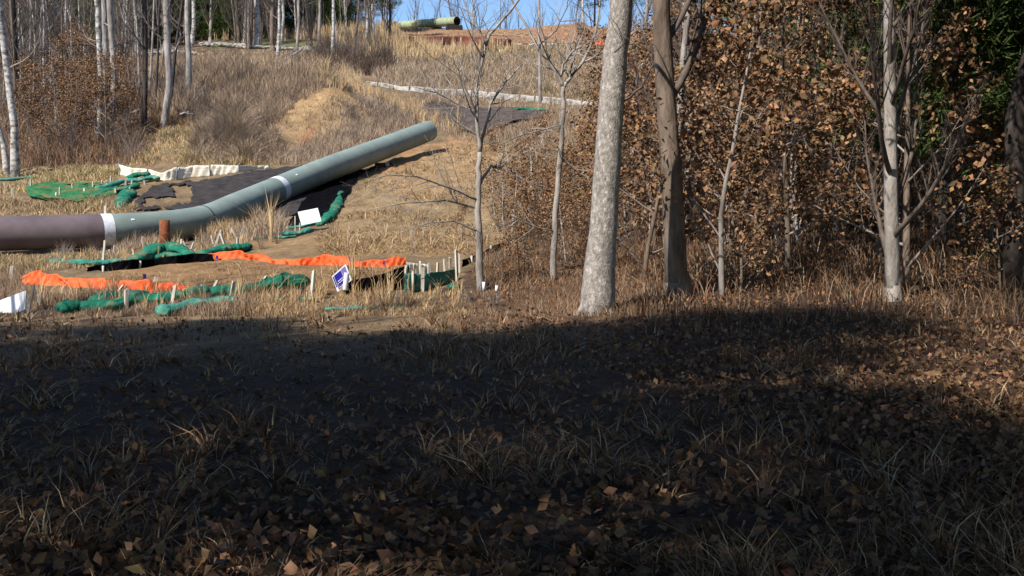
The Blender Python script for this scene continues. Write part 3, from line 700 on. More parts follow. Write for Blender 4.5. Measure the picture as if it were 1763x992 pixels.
hollow(s3, PR, M['pipe_green'], 'pipe_section', pipe, off, ends=False)['label'] = 'green pipe section beyond the dark weld seam'
hollow(s4, PR, M['pipe_green'], 'pipe_section', pipe, off)['label'] = 'raised green end section'
def band(i, half, r, m, name):
    a = path[i]; t = (path[i + 1] - path[i - 1]).normalized(); b = MB()
    n = 6; b.tube([a + t * half * (k / n * 2 - 1) - off for k in range(n + 1)], [r - .004] + [r] * (n - 1) + [r - .004], n=48, cap=False); return b.build(name, m, pipe)
band(30, .17, PR + .008, M['wrap'], 'joint_wrap'); band(70, .19, PR + .008, M['wrap'], 'joint_wrap')
band(50, .035, PR + .008, M['seam'], 'weld_seam')
for (px, py, D) in ((213, 375, 33.5), (498, 316, 42.5)):       # small stuck-on tags
    i = 34 if px < 300 else 73
    a = path[i]; tocam = (-a).normalized(); t = (path[i + 1] - path[i]).normalized(); nrm = (tocam - tocam.dot(t) * t).normalized(); nrm = (nrm + Vector((0, 0, .75))); nrm = (nrm - nrm.dot(t) * t).normalized()
    bz = nrm.cross(t); rot = Matrix((t, bz, nrm)).transposed(); MB().box(a - off + nrm * (PR + .006), (.11, .06, .014), rot).build('tag', M['white2'], pipe, smooth=False)

# hilltop pipe on timber skids
hp0, hp1 = P(672, 45.5, 158), P(787, 36.5, 146)
hz1 = Vector((hp1.x, hp1.y, hp1.z))
hpipe = empty('stacked_pipe', hp1, 'weathered green pipe lying on timbers on the hilltop', 'pipe')
hollow([hp0.lerp(hp1, k / 10) for k in range(11)], .62, M['pipe_old'], 'pipe_body', hpipe, hp1, inner=M['blackin'])
for (px, m, w, lb) in ((742, M['timber'], 3.4, 'pale timber skid under the hilltop pipe'), (783, M['darktimber'], 2.2, 'dark timber stack under the open end of the hilltop pipe')):
    t = (px - 672) / 115; c = hp0.lerp(hp1, t); g = hz(c.x, c.y); top = c.z - .62; base = min(g - .1, top - .25)
    o = empty('timber_skid', Vector((c.x, c.y, base)), lb, 'timber')
    h = (top - base) / 2
    for i in range(2):
        MB().box((0.0, 0, h * (i + .5)), (w, 1.2 - .1 * i, h - .02)).build('beam', m, o, smooth=False)

# rusty post
g = G(284, 425); top = P(281, 379, g.y)
post = empty('rusty_pipe_post', g, 'rusty brown steel pipe post standing in front of the pipeline', 'post')
hh = top.z - g.z; b = MB(); b.tube([(0, 0, -.3), (0, 0, hh * .5), (0, 0, hh - .01), (0, 0, hh)], [.168, .168, .168, .155], n=28); b.build('post_body', M['rust'], post)
b = MB(); b.tube([(0, 0, hh * .5 - .01), (0, 0, hh * .5 + .01)], [.175, .175], n=28); b.build('wire_band', M['steel'], post)

# ------------------------------------------------------------------ geotextile sheets
drape('geotextile_sheet', [(238,342),(262,322),(300,317),(345,313),(400,304),(440,297),(520,286),(600,282),(600,310),(520,350),(430,372),(330,370),(280,362),(230,366),(232,350)], M['geo'], n=96, lift=.05,
      holes=[[(295,322),(325,322),(328,352),(300,356),(248,356),(252,344),(300,342)]], label='large charcoal geotextile sheet on the bank behind the pipeline bend', cat='geotextile')
drape('geotextile_sheet', [(492,390),(506,374),(520,352),(540,330),(565,312),(600,300),(640,290),(650,292),(622,302),(606,325),(590,352),(572,374),(545,386),(500,394)], M['blackfab_shade'], n=80, lift=.09, label='black fabric sheet, shade in its colour, under the raised pipe behind the white sign', cat='geotextile')  # pipe's shade built into the sheet's wedge shape and near-black colour
drape('geotextile_sheet', [(440,372),(500,352),(530,350),(512,370),(470,382)], M['geo'], n=50, lift=.04, label='small charcoal geotextile strip beside the pipe left of the white sign', cat='geotextile')
drape('geotextile_sheet', [(728,180),(745,176),(775,180),(800,186),(850,186),(905,188),(945,194),(930,205),(880,214),(850,226),(822,236),(790,224),(768,208),(742,196)], M['geo_grey'], n=80, lift=.06, lump=.25, label='charcoal geotextile sheet on the slope below the long grey fence', cat='geotextile')

# ------------------------------------------------------------------ socks
def sock(pts, r, m, label, group='green erosion socks', squash=.58, wr=.14, cat='silt sock', lift=0, name='silt_sock', ends=True):
    g = Gn([p[0] for p in pts], [p[1] for p in pts]); keys = [Vector(p) for p in g]
    for i, k in enumerate(keys):
        rr_ = r if not hasattr(r, '__len__') else r[i]; k.z += rr_ * squash * .8 + (lift if not hasattr(lift, '__len__') else lift[i])
    n = 14; q = smooth_path(keys, n); m_ = len(q); rs = []
    for i in range(m_):
        t = i / n; a = int(min(t, len(pts) - 2)); f = t - a; base = r if not hasattr(r, '__len__') else r[a] * (1 - f) + r[a + 1] * f
        e = min(1, .45 + .55 * math.sin(math.pi / 2 * min(1, min(i, m_ - 1 - i) / 4)))
        rs.append(base * e * (1 + random.uniform(-.03, .03) + wr * math.sin(i * .35 + pts[0][0]) + .03 * math.sin(i * 1.3)))
    b = MB(); o = keys[len(keys) // 2]; b.tube([p - o for p in q], rs, n=20, squash=squash, jit=.01)
    ring = np.array(b.v).reshape(-1, 20, 3); cen = ring.mean(1, keepdims=True)
    gi, gk = np.meshgrid(np.arange(len(ring)), np.arange(20), indexing='ij'); th = gk / 20 * 6.283; sd_ = int(pts[0][0] * 7 + pts[0][1])
    fac = 1 + .34 * (vnoise(gi * .42 + 50, np.sin(th) * 1.4 + 9, sd_ % 50) - .5) + .22 * (vnoise(gi * 1.1 + 7, np.cos(th + gi * .12) * 2.6 + 9, sd_ % 37) - .5)
    b.v = [tuple(v) for v in (cen + (ring - cen) * fac[..., None]).reshape(-1, 3)]
    ob = b.build(name, m, None); ob.location = o
    return tag(ob, label, cat, group)
sk, tl, nt_ = M['sock'], M['sock_teal'], M['net']
sock([(-30,312),(10,311),(40,308),(62,306)], .11, tl, 'thin teal sock lying below the pale birches at the left edge')
sock([(205,363),(212,350),(222,340),(234,337)], [.2,.3,.32,.26], sk, 'fat green sock lying downhill at the corner of the black sheet')
sock([(160,345),(185,334),(205,332),(225,328),(236,322)], .17, sk, 'green sock curving along the foot of the netting heap', lift=.05)
sock([(165,332),(190,326),(215,318),(240,316),(262,312),(271,314)], .17, tl, 'teal sock running to the end of the white fence', lift=.1)
sock([(222,317),(232,314),(246,312),(258,311)], .19, sk, 'short bunched green sock under the two tall white stakes', lift=.2)
drape('green_netting', [(42,330),(62,322),(100,321),(140,322),(180,320),(205,326),(200,340),(160,352),(120,354),(80,348),(48,342)], nt_, n=84, lift=.03, wr=.22, lump=.2, holes=[[(150,326),(175,325),(170,331)]], label='heap of green netting on the ground left of the geotextile', cat='netting')
for k, (a, b_, c_) in enumerate([((55,326),(100,323),(150,323)), ((60,336),(100,334),(158,334)), ((75,346),(120,349),(165,347)), ((50,332),(75,342),(100,348))]):
    sock([a, b_, c_], .12, nt_, ['green netting roll along the top of the netting heap', 'green netting roll through the middle of the netting heap', 'green netting roll along the foot of the netting heap', 'green netting roll at the left end of the netting heap'][k], 'netting rolls', lift=.12, cat='netting roll', name='netting_roll')
# under the pipe, right
sock([(470,392),(495,394),(520,392),(545,386)], .1, tl, 'flat teal sock in front of the white sign, upper one')
sock([(466,404),(490,406),(515,404),(535,398)], .14, tl, 'flat teal sock in front of the white sign, lower one')
sock([(548,390),(562,382),(575,368),(583,350),(588,332)], [.12,.2,.2,.16,.12], sk, 'green sock curving uphill right of the white sign')
sock([(432,412),(460,410),(488,411),(510,409)], .08, tl, 'pale thin sock in the dry weeds right of the crossed stakes')
# middle row
sock([(88,455),(120,456),(160,458),(200,456),(235,451),(262,446)], .16, tl, 'long flat teal sock in the weeds under the mauve pipe')
sock([(225,456),(247,448),(268,440),(296,437),(320,441),(336,448)], [.14,.22,.28,.28,.2,.12], sk, 'thick arched green sock below the rusty post', lift=[0,.02,.06,.06,.02,0])
sock([(268,448),(290,444),(315,446)], .16, sk, 'dark green sock tucked under the thick arched one')
sock([(322,447),(345,444),(365,440),(392,435),(410,433),(427,430)], [.14,.18,.21,.23,.22,.2], sk, 'green sock under the crossed stakes in the middle')
sock([(500,200),(505,201)], .01, sk, 'x') if False else None
# front row
sock([(160,528),(190,522),(225,520),(268,524),(310,519),(345,512),(385,510),(425,508),(455,505)], .23, sk, 'long green sock lying along the front row of leaning stakes')
sock([(445,505),(470,504),(490,502),(510,504),(517,506)], [.16,.26,.3,.3,.2], sk, 'fat green sock end right of the front stakes', lift=.08)
sock([(100,540),(140,536),(190,536),(215,530)], .22, sk, 'green sock lying at the bottom left of the stakes')
sock([(270,545),(310,540),(345,532),(385,528),(410,527)], .21, tl, 'teal sock below the front row of stakes')
sock([(465,524),(480,524),(492,525)], .12, tl, 'short teal sock stub in the weeds below the fat sock end')
sock([(518,520),(530,519),(542,521)], .1, tl, 'tiny teal sock stub beside the tall grey stake')
sock([(560,536),(600,534),(650,533),(700,534)], .07, tl, 'thin pale teal sock lying in the weeds under the blue sign')
sock([(888,193),(905,192),(925,193),(945,194)], .16, sk, 'green sock high on the slope beside the upper geotextile', lift=.08)
sock([(770,500),(782,500),(792,500)], .14, sk, 'dark green sock stub at the right end of the netting fence')

# ------------------------------------------------------------------ fences
def fence(name, bottom, tops, m, label, cat='silt fence', posts=(), pm=None, slump=.06, group=None, posth=1.12, thick=.01, pr=.03, seg=8, nz=7, fabname='fabric', lean=0.0, hk=1.0):
    """bottom: pixels on the ground; tops: pixel rows of the upper edge"""
    g = [Vector(p) for p in Gn([p[0] for p in bottom], [p[1] for p in bottom])]
    hs = [max(.05, P(bottom[i][0], tops[i], g[i].y).z - g[i].z) for i in range(len(g))]
    q = smooth_path(g, seg); root = empty(name, g[0], label, cat, group); o = g[0]; b = MB(); n = len(q)
    rows = nz; vs = []
    for i, p in enumerate(q):
        t = i / seg; a = int(min(t, len(hs) - 2)); f = t - a; h = (hs[a] * (1 - f) + hs[a + 1] * f) * hk * (1 + (.16 * math.sin(i * .41 + 1.3) * math.sin(i * .17) if lean else 0))
        gz = hz(p.x, p.y)
        for k in range(rows):
            s = k / (rows - 1); w = slump * (math.sin(i * .55 + s * 2.6 + 3 * math.sin(i * .13)) * .6 + .5 * math.sin(i * 1.7 - s * 4) + random.uniform(-.12, .12)) * (1 if 0 < k else .3)
            vs.append(Vector((p.x + w * .4, p.y + w + lean * h * s, gz - .03 + h * s * (1 + random.uniform(-.01, .01)))) - o)
    fs = [(i * rows + k, (i + 1) * rows + k, (i + 1) * rows + k + 1, i * rows + k + 1) for i in range(n - 1) for k in range(rows - 1)]
    b.add(vs, fs); fo = b.build(fabname, m, root); md = fo.modifiers.new('t', 'SOLIDIFY'); md.thickness = thick
    for (px, tpx) in posts:
        xs = [p[0] for p in bottom]; a = min(range(len(xs) - 1), key=lambda i: 0 if xs[i] <= px <= xs[i + 1] else abs(px - xs[i]) + 1)
        f = (px - xs[a]) / (xs[a + 1] - xs[a]); f = max(0, min(1, f)); p = g[a].lerp(g[a + 1], f); h = (hs[a] * (1 - f) + hs[a + 1] * f) * posth; p.y -= .05; gz = hz(p.x, p.y)
        MB().tube([Vector((p.x, p.y, gz - .2)) - o, Vector((p.x + (tpx - px) * p.y / F, p.y, gz + h)) - o], pr, n=6).build('post', pm or M['wood'], root)
    return root
fence('silt_fence', [(204,302),(225,305),(252,305),(278,311),(304,309),(332,306),(363,303),(385,300),(412,297),(440,292),(465,290)], [281,288,290,297,287,284,283,283,284,285,284], M['whitefab'],
      'white fabric silt fence sagging along the top of the black geotextile', posts=[(206,206),(252,255),(304,306),(363,361),(413,411),(464,463)], pm=M['steel'], slump=.08)
fence('silt_fence', [(630,146),(660,150),(700,157),(740,161),(780,164),(820,167),(860,171),(900,175),(940,178),(970,180),(1000,182),(1030,184)], [138,141,146,149,151,153,157,161,164,167,171,175], M['greyfab'],
      'long pale grey silt fence crossing the middle of the hillside', hk=.85, posts=[(x, x + 1) for x in range(650, 1030, 27)], pm=M['bark_brown'], slump=.1, posth=1.15, pr=.05)
fence('silt_fence', [(860,78),(900,77.5),(940,77),(980,76.5),(1020,76),(1045,76)], [74.5,74,73.5,73,72.5,73], M['greyfab'], 'thin white silt fence line below the red clay crest', slump=.1, posts=[(900,900),(940,940),(965,965)], pm=M['bark_brown'], posth=3.5)
fence('safety_fence', [(686,73),(720,76),(760,78),(800,79),(840,79),(880,79)], [66,67,67,67,68,71], M['redfab'], 'faded dark red mesh fence below the hilltop pipe', 'safety fence', hk=1.5, posts=[(700,700),(732,732),(762,762),(793,793),(828,828),(862,862)], pm=M['wood'], slump=.15, posth=1.2)
fence('safety_fence', [(1022,77),(1035,77.5),(1050,77.5),(1066,77)], [73,71,71,72], M['orange'], 'short orange mesh fence on the crest left of the big trunk', 'safety fence', slump=.1)
fence('silt_fence', [(150,468),(165,466),(195,466),(230,464),(265,458),(300,455),(335,452),(368,450)], [462,459,455,451,449,444,440,441], M['blackfab_shade'], 'black silt fence in front of the arched green sock', posts=[(179,179),(240,243)], pm=M['wood'], slump=.06, hk=1.5)
fence('silt_fence', [(596,508),(612,506),(640,504),(668,502),(690,498),(703,492)], [482,480,474,466,458,455], M['blackfab_shade'], 'black silt fence right of the blue sign, rising to the orange fence', slump=.08)
fence('silt_fence', [(796,460),(812,452),(830,444),(850,434),(876,425)], [446,441,432,421,414], M['blackfab_shade'], 'dark silt fence half hidden behind the pale young tree', slump=.08, posts=[(812,812),(845,845)])
fence('silt_fence', [(700,478),(712,478),(725,477),(738,476)], [449,451,452,454], M['soilfab'], 'dirty white fabric panel with yellow-green edge above the green netting fence', slump=.04, posts=[(724,724)])
fence('netting_fence', [(697,504),(706,504),(716,503),(728,501),(740,498),(754,493),(770,487),(788,479)], [469,468,469,470,467,466,464,460], M['sock_teal'], 'upright green netting fence on wooden stakes right of the black fence', 'netting fence', slump=.07, seg=5, nz=9, fabname='netting', posts=[(712,711)])
def orange_fence(bottom, tops, label, tags=()):
    r = fence('safety_fence', bottom, tops, M['orange'], label, 'safety fence', slump=.09, nz=9, seg=9, lean=.5, hk=1.12)
    for (px, py) in tags:
        g = G(px, bottom[0][1]); xs = [p[0] for p in bottom]; i = max(0, min(len(xs) - 2, sum(1 for x in xs if x <= px) - 1)); gg = G(px, (bottom[i][1] + bottom[i + 1][1]) / 2)
        p = P(px, py, gg.y - .22); MB().box(p - r.location, (.06, .04, .1)).build('clip', M['purple'], r, smooth=False)
orange_fence([(358,443),(368,446),(390,447),(420,447),(450,449),(480,455),(510,457),(540,456),(570,457),(600,459),(640,460),(670,460),(697,456)], [437,434,433,435,438,447,446,441,440,444,447,446,441], 'long orange safety fence lying across the far side of the straw bench', [(374,443),(602,446),(661,452)])
orange_fence([(36,488),(50,490),(70,491),(100,492),(130,495),(165,498),(200,500),(230,503),(265,507),(300,508),(330,506)], [480,465,472,475,479,481,484,481,486,489,494], 'orange safety fence half buried in weeds at the lower left', [(249,476)])
orange_fence([(366,501),(390,500),(405,499),(424,500)], [498,494,494,498], 'small orange safety fence scrap beside the front stakes')

# ------------------------------------------------------------------ stakes
def stake(tx, ty, bx, by, label, w=.068, m=None, name='wooden_stake', group=None, sink=.15):
    g = G(bx, by); t = P(tx, ty, g.y + random.uniform(-.1, .1)); d = (t - g); L = d.length
    rot = d.to_track_quat('Z', 'Y').to_matrix(); b = MB(); ww = w * random.uniform(.85, 1.15)
    ra = random.uniform(-.8, .8); rz = Matrix.Rotation(ra, 3, 'Z')
    for sx, ex in ((-.5, 0.0), (.5, -.02)):          # split, frayed head: two halves of unequal length
        b.box(rot @ rz @ Vector((sx * ww * .49, 0, (L + ex - sink) / 2)), (ww * .49, ww * .7, L + ex + sink), rot @ rz)
    o = b.build(name, m or M['wood'], None, smooth=False); o.location = g
    return tag(o, label, 'stake', group)
lf = 'short wooden stake standing in the green netting heap at the left'
for a in [(103,326,103,341),(124,320,126,332),(145,328,145,338),(160,316,160,329),(176,314,176,321),(191,307,191,320),(199,328,199,337),(155,342,155,347),(140,317,140,322),(97,335,96,345)]:
    stake(a[0], a[1] - 4, a[2], a[3], lf, group='stakes in the netting heap')
for a in [(7,314,7,329),(50,313,50,324),(53,309,53,328),(22,323,22,348),(10,327,10,336)]: stake(*a, 'wooden stake near the left edge below the thin teal sock', group='stakes at the left edge')
for a in [(217,306,216,320),(227,310,226,323),(223,322,224,334),(219,306,219,318),(248,310,249,318)]: stake(*a, 'wooden stake among the green socks at the end of the white fence', group='stakes at the sock bundle')
for a in [(233,298,233,314),(239,295,239,311)]: stake(*a, 'tall white stake in front of the left end of the white fence', .035, M['white2'], group='tall white stakes')
for a in [(204,353,204,366),(181,354,181,367)]: stake(*a, 'thin stake just behind the mauve pipe near its white wrap', group='stakes behind the pipe')
for a in [(181,414,177,456),(197,422,197,444),(188,430,194,443),(245,408,248,432),(274,412,275,424),(20,458,19,481)]: stake(*a, 'weathered stake in the weeds below the mauve pipe', group='stakes below the mauve pipe')
S1 = 'weathered stake of the leaning and crossed ones in the middle row'
for a in [(313,412,312,428),(315,415,324,433),(334,417,328,433),(380,396,369,427),(380,402,391,435),(364,405,368,420),(398,392,409,412),(421,390,410,412),(409,409,409,433)]: stake(*a, S1, group='leaning stakes of the middle row')
S2 = 'pale weathered stake leaning in the front row over the long green sock'
for a in [(218,497,217,534),(213,492,195,514),(269,477,262,496),(302,490,295,532),(346,490,359,505),(374,483,366,500),(403,484,396,519),(459,475,446,499),(430,484,444,499),(478,481,477,494),(246,500,256,510),(186,497,178,515),(158,520,150,532),(68,505,66,530)]: stake(*a, S2, group='leaning stakes of the front row')
stake(541,465,536,517, 'tall grey stake left of the blue sign', .07)
for a in [(700,457,695,496),(728,456,727,502),(739,453,738,480),(765,446,766,468),(775,443,775,462),(785,429,787,484),(790,436,790,470),(754,452,753,470),(713,462,712,470)]: stake(*a, 'wooden stake standing at the green netting fence right of the black fence', group='stakes along the green netting fence')

# ------------------------------------------------------------------ signs
def sign(corners, D, m, posts, label, name='sign_board', thick=.02, face='board', postm=None, pw=.05):
    """corners px (tl, tr, br, bl)"""
    w = [P(x, y, d) for (x, y), d in zip(corners, D)]; w[2] = w[1] + w[3] - w[0]; c = sum(w, Vector()) / 4
    gb = G(posts[0][2], posts[0][3]) if posts else c
    root = empty(name, Vector((c.x, c.y, hz(c.x, c.y))), label, 'sign'); o = root.location
    nrm = (w[1] - w[0]).cross(w[3] - w[0]).normalized(); nrm = -nrm if nrm.y > 0 else nrm
    b = MB(); vs = [p - o for p in w] + [p - o - nrm * thick for p in w]
    b.add(vs, [(0, 3, 2, 1), (4, 5, 6, 7), (0, 1, 5, 4), (1, 2, 6, 5), (2, 3, 7, 6), (3, 0, 4, 7)]); bo = b.build(face, m, root, smooth=False)
    for (tx, ty, bx, by) in posts:
        dd = c.y + .07; t = P(tx, ty, dd); x = P(bx, by, dd).x; g = Vector((x, dd, hz(x, dd) - .2))
        pb = MB(); d = t - g; rot = d.to_track_quat('Z', 'Y').to_matrix(); pb.box((t + g) / 2 - o, (pw, pw * .6, d.length), rot); pb.build('post', postm or M['wood'], root, smooth=False)
    return root, w, nrm, o, bo
sign([(512.5,365),(547,358),(553.5,380),(519,388)], (34.6,)*4, M['white'], [(516,384,516,398),(508,372,508,391)], 'blank white board sign tilted in front of the black shade sheet under the pipe')
sign([(-28,528),(45,500),(38,556),(-30,560)], (21.2,20.7,20.7,21.2), M['white'], [(44,515,40,560)], 'blank white board sign cut off by the lower left corner')
stake(59,490,47,545, 'grey metal post leaning beside the lower left white sign', .05, M['steel'], name='metal_post')
bs, w, nrm, o, bo = sign([(571,476),(595,455),(595,490),(581,503)], (23.1,22.8,22.8,23.1), M['white2'], [(599,457,599,512)], 'blue sign with white lettering beside a white tube in the tall grass', face='board', postm=M['greenpost'])
def quad_on(u0, v0, u1, v1, m, name, lift=.004, parent=bo):
    def at(u, v): return w[0].lerp(w[1], u).lerp(w[3].lerp(w[2], u), v) + nrm * lift - o
    vs = [at(u0, v0), at(u1, v0), at(u1, v1), at(u0, v1)]; b = MB(); b.add(vs + [x - nrm * .003 for x in vs], [(0, 3, 2, 1), (4, 5, 6, 7), (0, 1, 5, 4), (1, 2, 6, 5), (2, 3, 7, 6), (3, 0, 4, 7)]); b.build(name, m, parent, smooth=False)
quad_on(.14, .08, .62, .95, M['blue'], 'blue_panel', .006); quad_on(.64, .06, .94, .93, M['bluewash'], 'faded_panel', .006); quad_on(.05, .1, .11, .75, M['blue'], 'blue_edge', .006)
for (u0, v0, u1, v1) in ((.26,.5,.33,.545),(.35,.5,.5,.545),(.51,.5,.6,.545),(.2,.63,.26,.67),(.3,.62,.4,.66),(.43,.62,.6,.66),(.62,.6,.66,.64),(.22,.84,.34,.875),(.37,.84,.55,.875),(.3,.9,.5,.93)):
    quad_on(u0, v0, u1, v1, M['ink'], 'lettering', .011)
g = G(596, 507); D = 22.6; t0, t1 = P(594.5, 500, D), P(597, 470, D); base = Vector((t0.x, D, hz(t0.x, D)))
tb = empty('marker_tube', base, 'short white plastic tube on a green post against the blue sign', 'tube')
MB().tube([t0 - base, t0.lerp(t1, .06) - base, t0.lerp(t1, .94) - base, t1 - base], [.045, .058, .058, .056], n=16).build('tube_body', M['white2'], tb)
MB().tube([Vector((0, .0, -.2)), t0 - base + Vector((0, 0, .05))], .02, n=6).build('post', M['greenpost'], tb)
for (px, py, h, lb) in ((833, 520, .42, 'white marker tube beside the foot of the pale young tree'), (855, 516, .3, 'small white capped stake right of the pale young tree')):
    g = G(px, py); o_ = empty('marker_tube', g, lb, 'tube'); MB().tube([(0,0,-.1),(0,0,h*.6)], .012, n=6).build('post', M['steel'], o_); MB().tube([(0,0,h*.55),(0,0,h)], .03, n=12).build('cap', M['white2'], o_)

# ------------------------------------------------------------------ stones, logs, root ball
def rock(c, s, b):
    n = 6; vs = []; fs = []
    for i in range(5):
        ph = -math.pi / 2 + math.pi * i / 4
        for k in range(n):
            th = 6.283 * k / n; r = s * random.uniform(.75, 1.2); vs.append(Vector(c) + Vector((math.cos(th) * math.cos(ph) * r * 1.3, math.sin(th) * math.cos(ph) * r, math.sin(ph) * r * .7)))
    for i in range(4):
        for k in range(n): fs.append((i * n + k, i * n + (k + 1) % n, (i + 1) * n + (k + 1) % n, (i + 1) * n + k))
    b.add(vs, fs)
b = MB()
for i in range(620):
    px = random.uniform(350, 540) if i < 420 else random.uniform(150, 345); py = 68.5 + random.gauss(0, .9)
    D = 108 if i < 420 else 101; q = GX(px, D + random.gauss(0, .6)); rock(q + Vector((0, 0, .25)), random.uniform(.08, .19), b)
tag(b.build('riprap', M['stone'], smooth=False), 'line of white stones edging the path across the grassy bank', 'stones', kind='stuff')
for k in range(9):
    px = 335 + random.uniform(0, 22); g = GX(px, 74 + random.uniform(-1, 1)); b = MB(); rock(Vector((0, 0, .2)), random.uniform(.3, .6), b)
    o_ = b.build('dark_boulder', M['darkstone'], smooth=False); o_.location = g; tag(o_, 'dark boulder in the rock heap beside the grey trunk', 'boulder', 'boulders beside the grey trunk')
def log(pts, D, w, m, label, name='fallen_log'):
    k = D / F; q = [P(x, y, D + z) for x, y, z in pts]; o = q[0]; b = MB(); b.tube([p - o for p in q], [w * k / 2 * (1 - .4 * i / len(q)) for i in range(len(q))], n=8, jit=.06)
    for t in range(3): grow([b], q[1] - o, rvec() + Vector((0, 0, .6)), .7, w * k * .15, 1, 2, nseg=3, kids=3)
    ob = b.build(name, m, None); ob.location = o; return tag(ob, label, 'log')
log([(474,110,0),(495,100,0),(515,88,0),(523,80,0)], 96, 4, M['bark_grey'], 'long grey log leaning up into the thicket in the centre of the bank')
log([(310,197,0),(318,194,0),(326,193,0)], 62, 3, W, 'pale broken log on the ground right of the dark trio')
log([(355,204,0),(362,206,0),(366,207,0)], 61, 5, Gy, 'grey broken log on top of the brush mound', )
log([(225,195,0),(237,190,0),(246,188,0)], 66, 3, W, 'pale fallen branch left of the straight black trunk')
log([(380,281,0),(420,284,0),(452,281,0)], 51, 4, Dk, 'dark log lying behind the white silt fence')
log([(80,233,0),(86,229,0),(90,225,0)], 58, 3, W, 'curved white fallen branch below the oak leaves')
g = GX(668, 51.0)
o_ = empty('pipe_blocks', P(664, 288, 50.2), 'dark blocks with a round grey end under the raised pipe', 'blocks'); 
MB().box((0, 0, 0), (1.1, .3, .14)).build('block', M['darktimber'], o_, smooth=False); MB().box((-.05, 0, .14), (.9, .3, .12)).build('block', M['darktimber'], o_, smooth=False)
MB().tube([(.1,-.2,.12),(.1,.2,.12)], .1, n=12).build('round_end', M['stone'], o_)

# ------------------------------------------------------------------ ground cover (uncountable)
def samp(poly, n, jit=True):
    xs = [p[0] for p in poly]; ys = [p[1] for p in poly]; out = []
    X = RNG.uniform(min(xs), max(xs), n * 5); Y = RNG.uniform(min(ys), max(ys), n * 5); k = inpoly(X + (fbm(X / 22, Y / 9, 91) - .5) * 46, Y + (fbm(X / 22, Y / 9, 95) - .5) * 18, poly); X = X[k][:n]; Y = Y[k][:n]
    return X, Y
NOGROW = [[(262,318),(400,297),(520,286),(640,282),(560,330),(430,376),(330,370),(245,362)], [(470,392),(440,372),(500,350),(560,318),(650,288),(612,325),(582,378),(540,390)],
          [(728,180),(850,186),(945,194),(850,226),(800,226)], [(42,330),(62,322),(180,320),(205,326),(160,352),(80,348)]]
def blades(name, specs, m, label, bend=.25, cat='grass'):
    VV = []; TT = []
    for (poly, n, h0, h1, wpx, cols, clump, lean) in specs:
        X, Y = samp(poly, n)
        if clump:
            c = RNG.integers(0, max(1, n // clump), len(X)); X = X[c] + RNG.normal(0, 1.3, len(X)); Y = Y[c] + RNG.normal(0, .5, len(X))
        k = np.ones(len(X), bool)
        k &= RNG.random(len(X)) < np.clip(3.2 * (fbm(X / 16, Y / 7, 71) - .22), .18, 1)
        for ng in NOGROW: k &= ~(inpoly(X, Y, ng) & (RNG.random(len(X)) > .04))
        X = X[k]; Y = Y[k]; g = Gn(X, Y); n_ = len(g)
        if n_ == 0: continue
        D = g[:, 1]; h = RNG.uniform(h0 * .6, h1, n_) * np.clip(2.6 * (fbm(g[:, 0] / 1.3, g[:, 1] / 1.6, 61) - .22), .22, 1.5); h = h * np.where((Y > 69) & (Y < 104) & (X < 560) & (X > 240), .3, 1); w = wpx * D / F * RNG.uniform(.6, 1.4, n_)
        an = RNG.uniform(0, 6.283, n_); ln = np.abs(RNG.normal(0, lean, n_)) + .5 * lean * (RNG.random(n_) < .25); dx = np.cos(an) * ln * h; dy = np.sin(an) * ln * h
        fa = RNG.uniform(-.7, .7, n_); wx_ = np.cos(fa) * w / 2; wy_ = np.sin(fa) * w / 2
        z = np.zeros(n_); b0 = g - np.array([0, 0, .04]); mid = b0 + np.stack([dx * .35, dy * .35, h * .6], 1); tip = b0 + np.stack([dx * (1 + bend), dy * (1 + bend), h], 1); wv = np.stack([wx_, wy_, z], 1)
        VV.append(np.stack([b0 - wv, b0 + wv, mid + wv * .8, mid - wv * .8, tip], 1).reshape(-1, 3))
        cc = np.array([C(*q) for q in cols]); ci = RNG.integers(0, len(cols), n_); t = cc[ci] * RNG.uniform(.7, 1.25, (n_, 1)); TT.append(np.repeat(t, 5, axis=0))
    V = np.concatenate(VV); Tt = np.concatenate(TT); n_ = len(V) // 5; i = np.arange(n_) * 5
    Fc = np.stack([i, i + 1, i + 2, i, i + 2, i + 3, i + 3, i + 2, i + 4], 1).reshape(-1)
    return tag(npmesh(name, V, Fc, 3, m, Tt), label, cat, kind='stuff')
TAN = [(190,162,122),(206,180,140),(172,142,102),(196,160,116)]; STR = [(188,164,122),(170,142,102),(208,186,144),(150,120,84)]
BR = [(148,126,104),(126,104,84),(168,146,122),(106,86,68)]; MV = [(174,152,130),(152,130,110),(190,168,142),(128,108,92)]; LIT = [(110,76,52),(134,92,62),(92,66,48),(150,112,78)]; GRN = [(108,112,58),(132,130,76),(88,94,48)]
